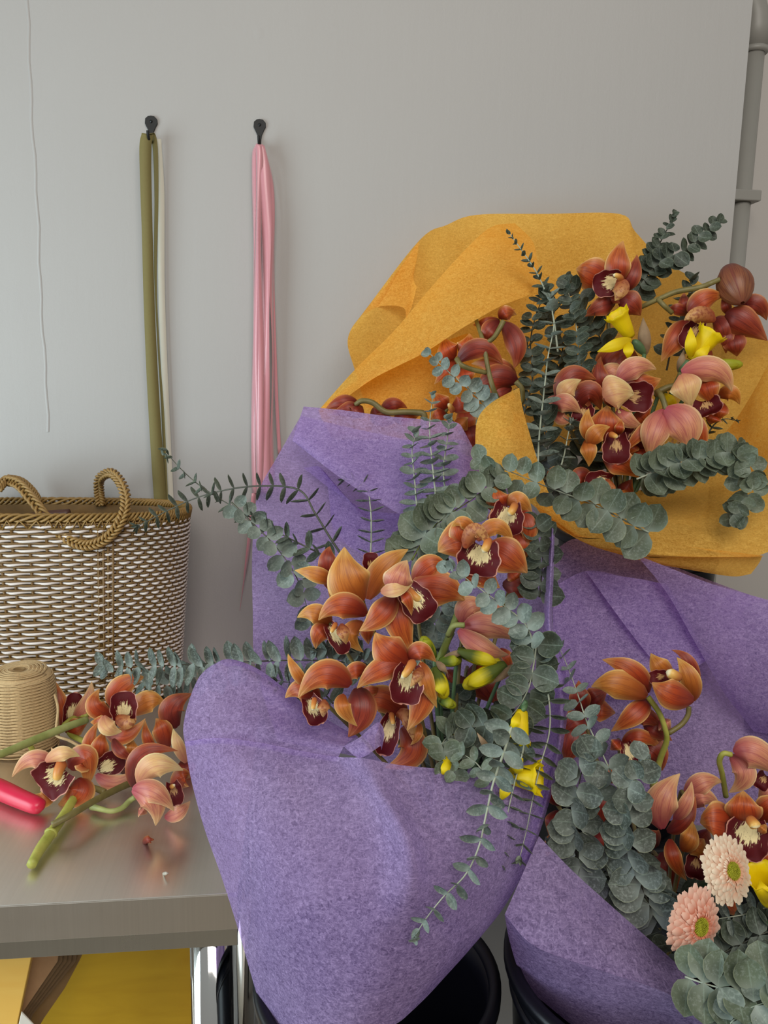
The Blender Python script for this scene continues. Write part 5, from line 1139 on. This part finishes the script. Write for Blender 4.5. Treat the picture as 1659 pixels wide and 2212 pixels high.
euca('small sprig with flat leaves in shade under the left cupped orchid', [(1205, 1030, .935), (1218, 985, .93), (1226, 945, .93), (1232, 915, .93)], 28, 20, 7, .2, 'm', 'w', 8, .85, seed=19)
euca('dark eucalyptus behind the lowest orchid of the upper bouquet', [(1250, 1110, 1.0), (1230, 1050, 1.0), (1280, 980, 1.0), (1400, 1000, 1.0), (1440, 1010, 1.0)], 60, 50, 14, .6, 'd', 'k', 12, .9, seed=20, tipbud=False)
# centre bouquet, left
euca('long eucalyptus branch reaching left over the basket rim, leaves face on', [(735, 1215, .86), (690, 1195, .86), (600, 1150, .865), (520, 1105, .88), (440, 1055, .90), (398, 1020, .905), (364, 984, .91)], 42, 22, 19, .5, 'd', 'k', 25, .62, seed=21)
euca('chain of small round leaves hanging left of the centre orchids', [(500, 1085, .87), (545, 1130, .865), (590, 1175, .86), (628, 1225, .855), (650, 1270, .85), (668, 1330, .85)], 36, 44, 13, .7, 'f', 'k', 5, .85, seed=22, tipbud=False)
euca('dark bare branch with edge on leaves bending over the lilac paper', [(735, 1195, .89), (712, 1160, .89), (680, 1108, .895), (645, 1058, .90), (560, 1050, .93), (480, 1060, .95), (400, 1085, .98), (300, 1135, 1.02)], 42, 26, 19, .12, 'd', 'k', 12, .5, seed=23, decus=False, sw=6)
euca('upright stem with thin flat leaf pairs before the folded lilac paper', [(800, 1205, .88), (802, 1150, .885), (800, 1095, .89), (790, 1050, .90), (750, 1035, .91)], 32, 28, 10, .22, 'm', 'w', 8, .5, seed=24, decus=False)
euca('horizontal eucalyptus branch reaching left in front of the basket', [(800, 1435, .82), (740, 1430, .82), (660, 1426, .83), (570, 1428, .85), (480, 1432, .87), (390, 1436, .89), (310, 1438, .91), (245, 1438, .92)], 58, 40, 27, .75, 'm', 'k', 10, .6, seed=25)
euca('drooping frosted eucalyptus twig in front of the basket bottom', [(480, 1450, .93), (430, 1460, .935), (390, 1470, .94), (340, 1478, .945), (290, 1470, .95)], 50, 34, 13, .7, 'f', 'w', 8, .6, seed=26)
euca('dark eucalyptus twig beneath the lower left orchid', [(720, 1520, .80), (690, 1490, .80), (650, 1480, .80), (600, 1470, .81)], 46, 34, 8, .5, 'd', 'k', 8, .55, seed=27)
euca('grey eucalyptus tuft between the lower left and middle orchids', [(800, 1440, .82), (770, 1410, .82), (730, 1395, .82), (690, 1400, .82)], 40, 30, 8, .5, 'f', 'w', 8, .75, seed=28)
euca('dark grey eucalyptus in shade right of the middle orchid', [(900, 1440, .80), (930, 1390, .80), (945, 1340, .80), (965, 1300, .80)], 66, 44, 9, .7, 'm', 'w', 8, .9, seed=29, tipbud=False)
# centre bouquet, right
euca('dark cluster of round leaves behind the topmost centre orchid at the right paper edge', [(1165, 1290, .785), (1170, 1240, .785), (1172, 1190, .785), (1166, 1140, .785)], 52, 44, 8, .7, 'd', 'k', 8, .9, seed=30, tipbud=False)
euca('frosted eucalyptus chain curving down across the closed pink orchid', [(1152, 1430, .70), (1150, 1385, .70), (1132, 1345, .70), (1090, 1310, .695), (1045, 1278, .69), (1010, 1252, .69), (982, 1228, .69)], 54, 36, 10, .6, 'f', 'w', 15, .8, seed=31)
euca('dark green round leaved eucalyptus descending from the frosted chain', [(1160, 1380, .70), (1152, 1440, .695), (1140, 1490, .69), (1110, 1540, .69), (1070, 1560, .695), (1020, 1565, .70)], 58, 54, 9, .85, 'd', 'w', 5, .95, seed=32, tipbud=False, jit=24)
euca('stem with thin flat leaves hanging at the right paper edge', [(1160, 1440, .70), (1180, 1480, .695), (1188, 1540, .69), (1185, 1590, .685), (1168, 1650, .675), (1152, 1720, .665), (1138, 1790, .66), (1124, 1848, .655)], 46, 28, 14, .26, 'g', 'w', 3, .6, seed=33, decus=False, sw=5)
euca('second thin stem with flat leaves hanging left of the one at the paper edge', [(1140, 1560, .68), (1130, 1620, .672), (1112, 1690, .662), (1094, 1770, .655), (1080, 1855, .65)], 46, 26, 11, .26, 'g', 'w', 3, .6, seed=34, decus=False, sw=5)
euca('long frosted eucalyptus stem trailing down over the large lilac sheet', [(1108, 1560, .67), (1090, 1620, .65), (1066, 1690, .628), (1050, 1760, .615), (1034, 1830, .605), (1005, 1890, .596), (960, 1935, .590), (925, 1978, .586), (906, 2006, .584)], 56, 32, 16, .45, 'f', 'w', 12, .62, seed=35, sw=6)
euca('tuft of dark round leaves facing forward beside the shaded low orchid', [(1000, 1590, .72), (970, 1592, .705), (955, 1610, .69), (962, 1640, .68), (976, 1670, .672)], 58, 34, 8, .8, 'g', 'w', 5, .9, seed=36, jit=30)
euca('small sprig of broad leaves below the dark round leaves', [(1060, 1690, .655), (1042, 1664, .658), (1025, 1645, .66), (1005, 1632, .664)], 40, 36, 4, .7, 'g', 'w', 8, .6, seed=37, tipbud=False)
euca('frosted leaf rosettes in front of the upper hanging daffodil', [(1118, 1500, .70), (1132, 1540, .69), (1140, 1580, .685), (1132, 1620, .68), (1120, 1660, .67)], 34, 28, 4, .6, 'f', 'w', 8, .7, seed=38, jit=30)
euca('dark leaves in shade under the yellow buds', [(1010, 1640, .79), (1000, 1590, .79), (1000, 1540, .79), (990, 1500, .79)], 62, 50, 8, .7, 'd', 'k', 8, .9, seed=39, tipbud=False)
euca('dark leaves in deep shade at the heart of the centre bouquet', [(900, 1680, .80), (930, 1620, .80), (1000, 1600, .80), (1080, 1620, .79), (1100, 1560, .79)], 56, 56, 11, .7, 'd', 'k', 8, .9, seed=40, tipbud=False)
# lower right bouquet
euca('grey eucalyptus chain descending behind the right edge of the large lilac sheet', [(1345, 1730, .66), (1325, 1680, .665), (1292, 1610, .675), (1268, 1560, .685), (1248, 1500, .70), (1226, 1440, .72), (1206, 1395, .74)], 52, 26, 14, .6, 'f', 'w', 10, .8, seed=41)
euca('dense dark eucalyptus column beside the large lilac sheet, left of two', [(1262, 1960, .68), (1252, 1880, .675), (1246, 1800, .67), (1248, 1730, .665), (1256, 1670, .66), (1275, 1630, .66)], 68, 52, 15, .75, 'm', 'k', 12, 1.0, seed=42, jit=30, start=0)
euca('dense grey eucalyptus column, right of two in the lower right bouquet', [(1420, 1990, .66), (1388, 1920, .655), (1366, 1850, .65), (1358, 1780, .645), (1362, 1720, .64), (1385, 1655, .64)], 78, 46, 16, .75, 'm', 'k', 12, 1.0, seed=43, jit=30, start=0)
euca('blurred large green eucalyptus leaves nearest the camera at the bottom right corner', [(1480, 2110, .56), (1540, 2130, .545), (1600, 2140, .535), (1660, 2130, .53), (1720, 2100, .53)], 84, 80, 8, .8, 'g', 'w', 8, .9, seed=44, jit=30, tipbud=False)
euca('bright green round leaves at the very bottom right below the blurred ones', [(1560, 2230, .53), (1600, 2190, .525), (1640, 2170, .52), (1690, 2160, .52)], 62, 56, 6, .8, 'f', 'w', 8, .9, seed=45, jit=30, tipbud=False)
euca('pale stem with drooping leaves right of the coral gerbera', [(1720, 1950, .66), (1660, 1960, .66), (1610, 1975, .66), (1550, 1985, .66)], 44, 36, 7, .5, 'm', 'w', -10, .45, seed=46, tipbud=False, decus=False)
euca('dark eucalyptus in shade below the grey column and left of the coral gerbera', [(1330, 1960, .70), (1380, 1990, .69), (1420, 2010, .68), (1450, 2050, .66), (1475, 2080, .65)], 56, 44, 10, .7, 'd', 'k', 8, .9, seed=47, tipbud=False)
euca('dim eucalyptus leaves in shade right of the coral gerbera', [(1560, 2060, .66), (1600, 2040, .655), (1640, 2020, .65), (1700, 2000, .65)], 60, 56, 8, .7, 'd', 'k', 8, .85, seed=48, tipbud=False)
euca('muted eucalyptus leaves under the dim ones at the right edge', [(1540, 2010, .69), (1590, 2000, .69), (1640, 2070, .66), (1680, 2090, .65)], 56, 50, 8, .6, 'm', 'k', 8, .7, seed=49, tipbud=False)
euca('dark eucalyptus deep in the lower right bouquet behind the columns', [(1230, 1900, .76), (1300, 1850, .77), (1340, 1940, .75), (1420, 1930, .76), (1500, 1940, .75)], 64, 60, 14, .6, 'd', 'k', 8, .9, seed=50, tipbud=False)
euca('small dark sprig at the lower edge of the large lilac sheet', [(1230, 1880, .72), (1205, 1850, .72), (1185, 1825, .72)], 30, 24, 5, .4, 'd', 'w', 8, .6, seed=51)
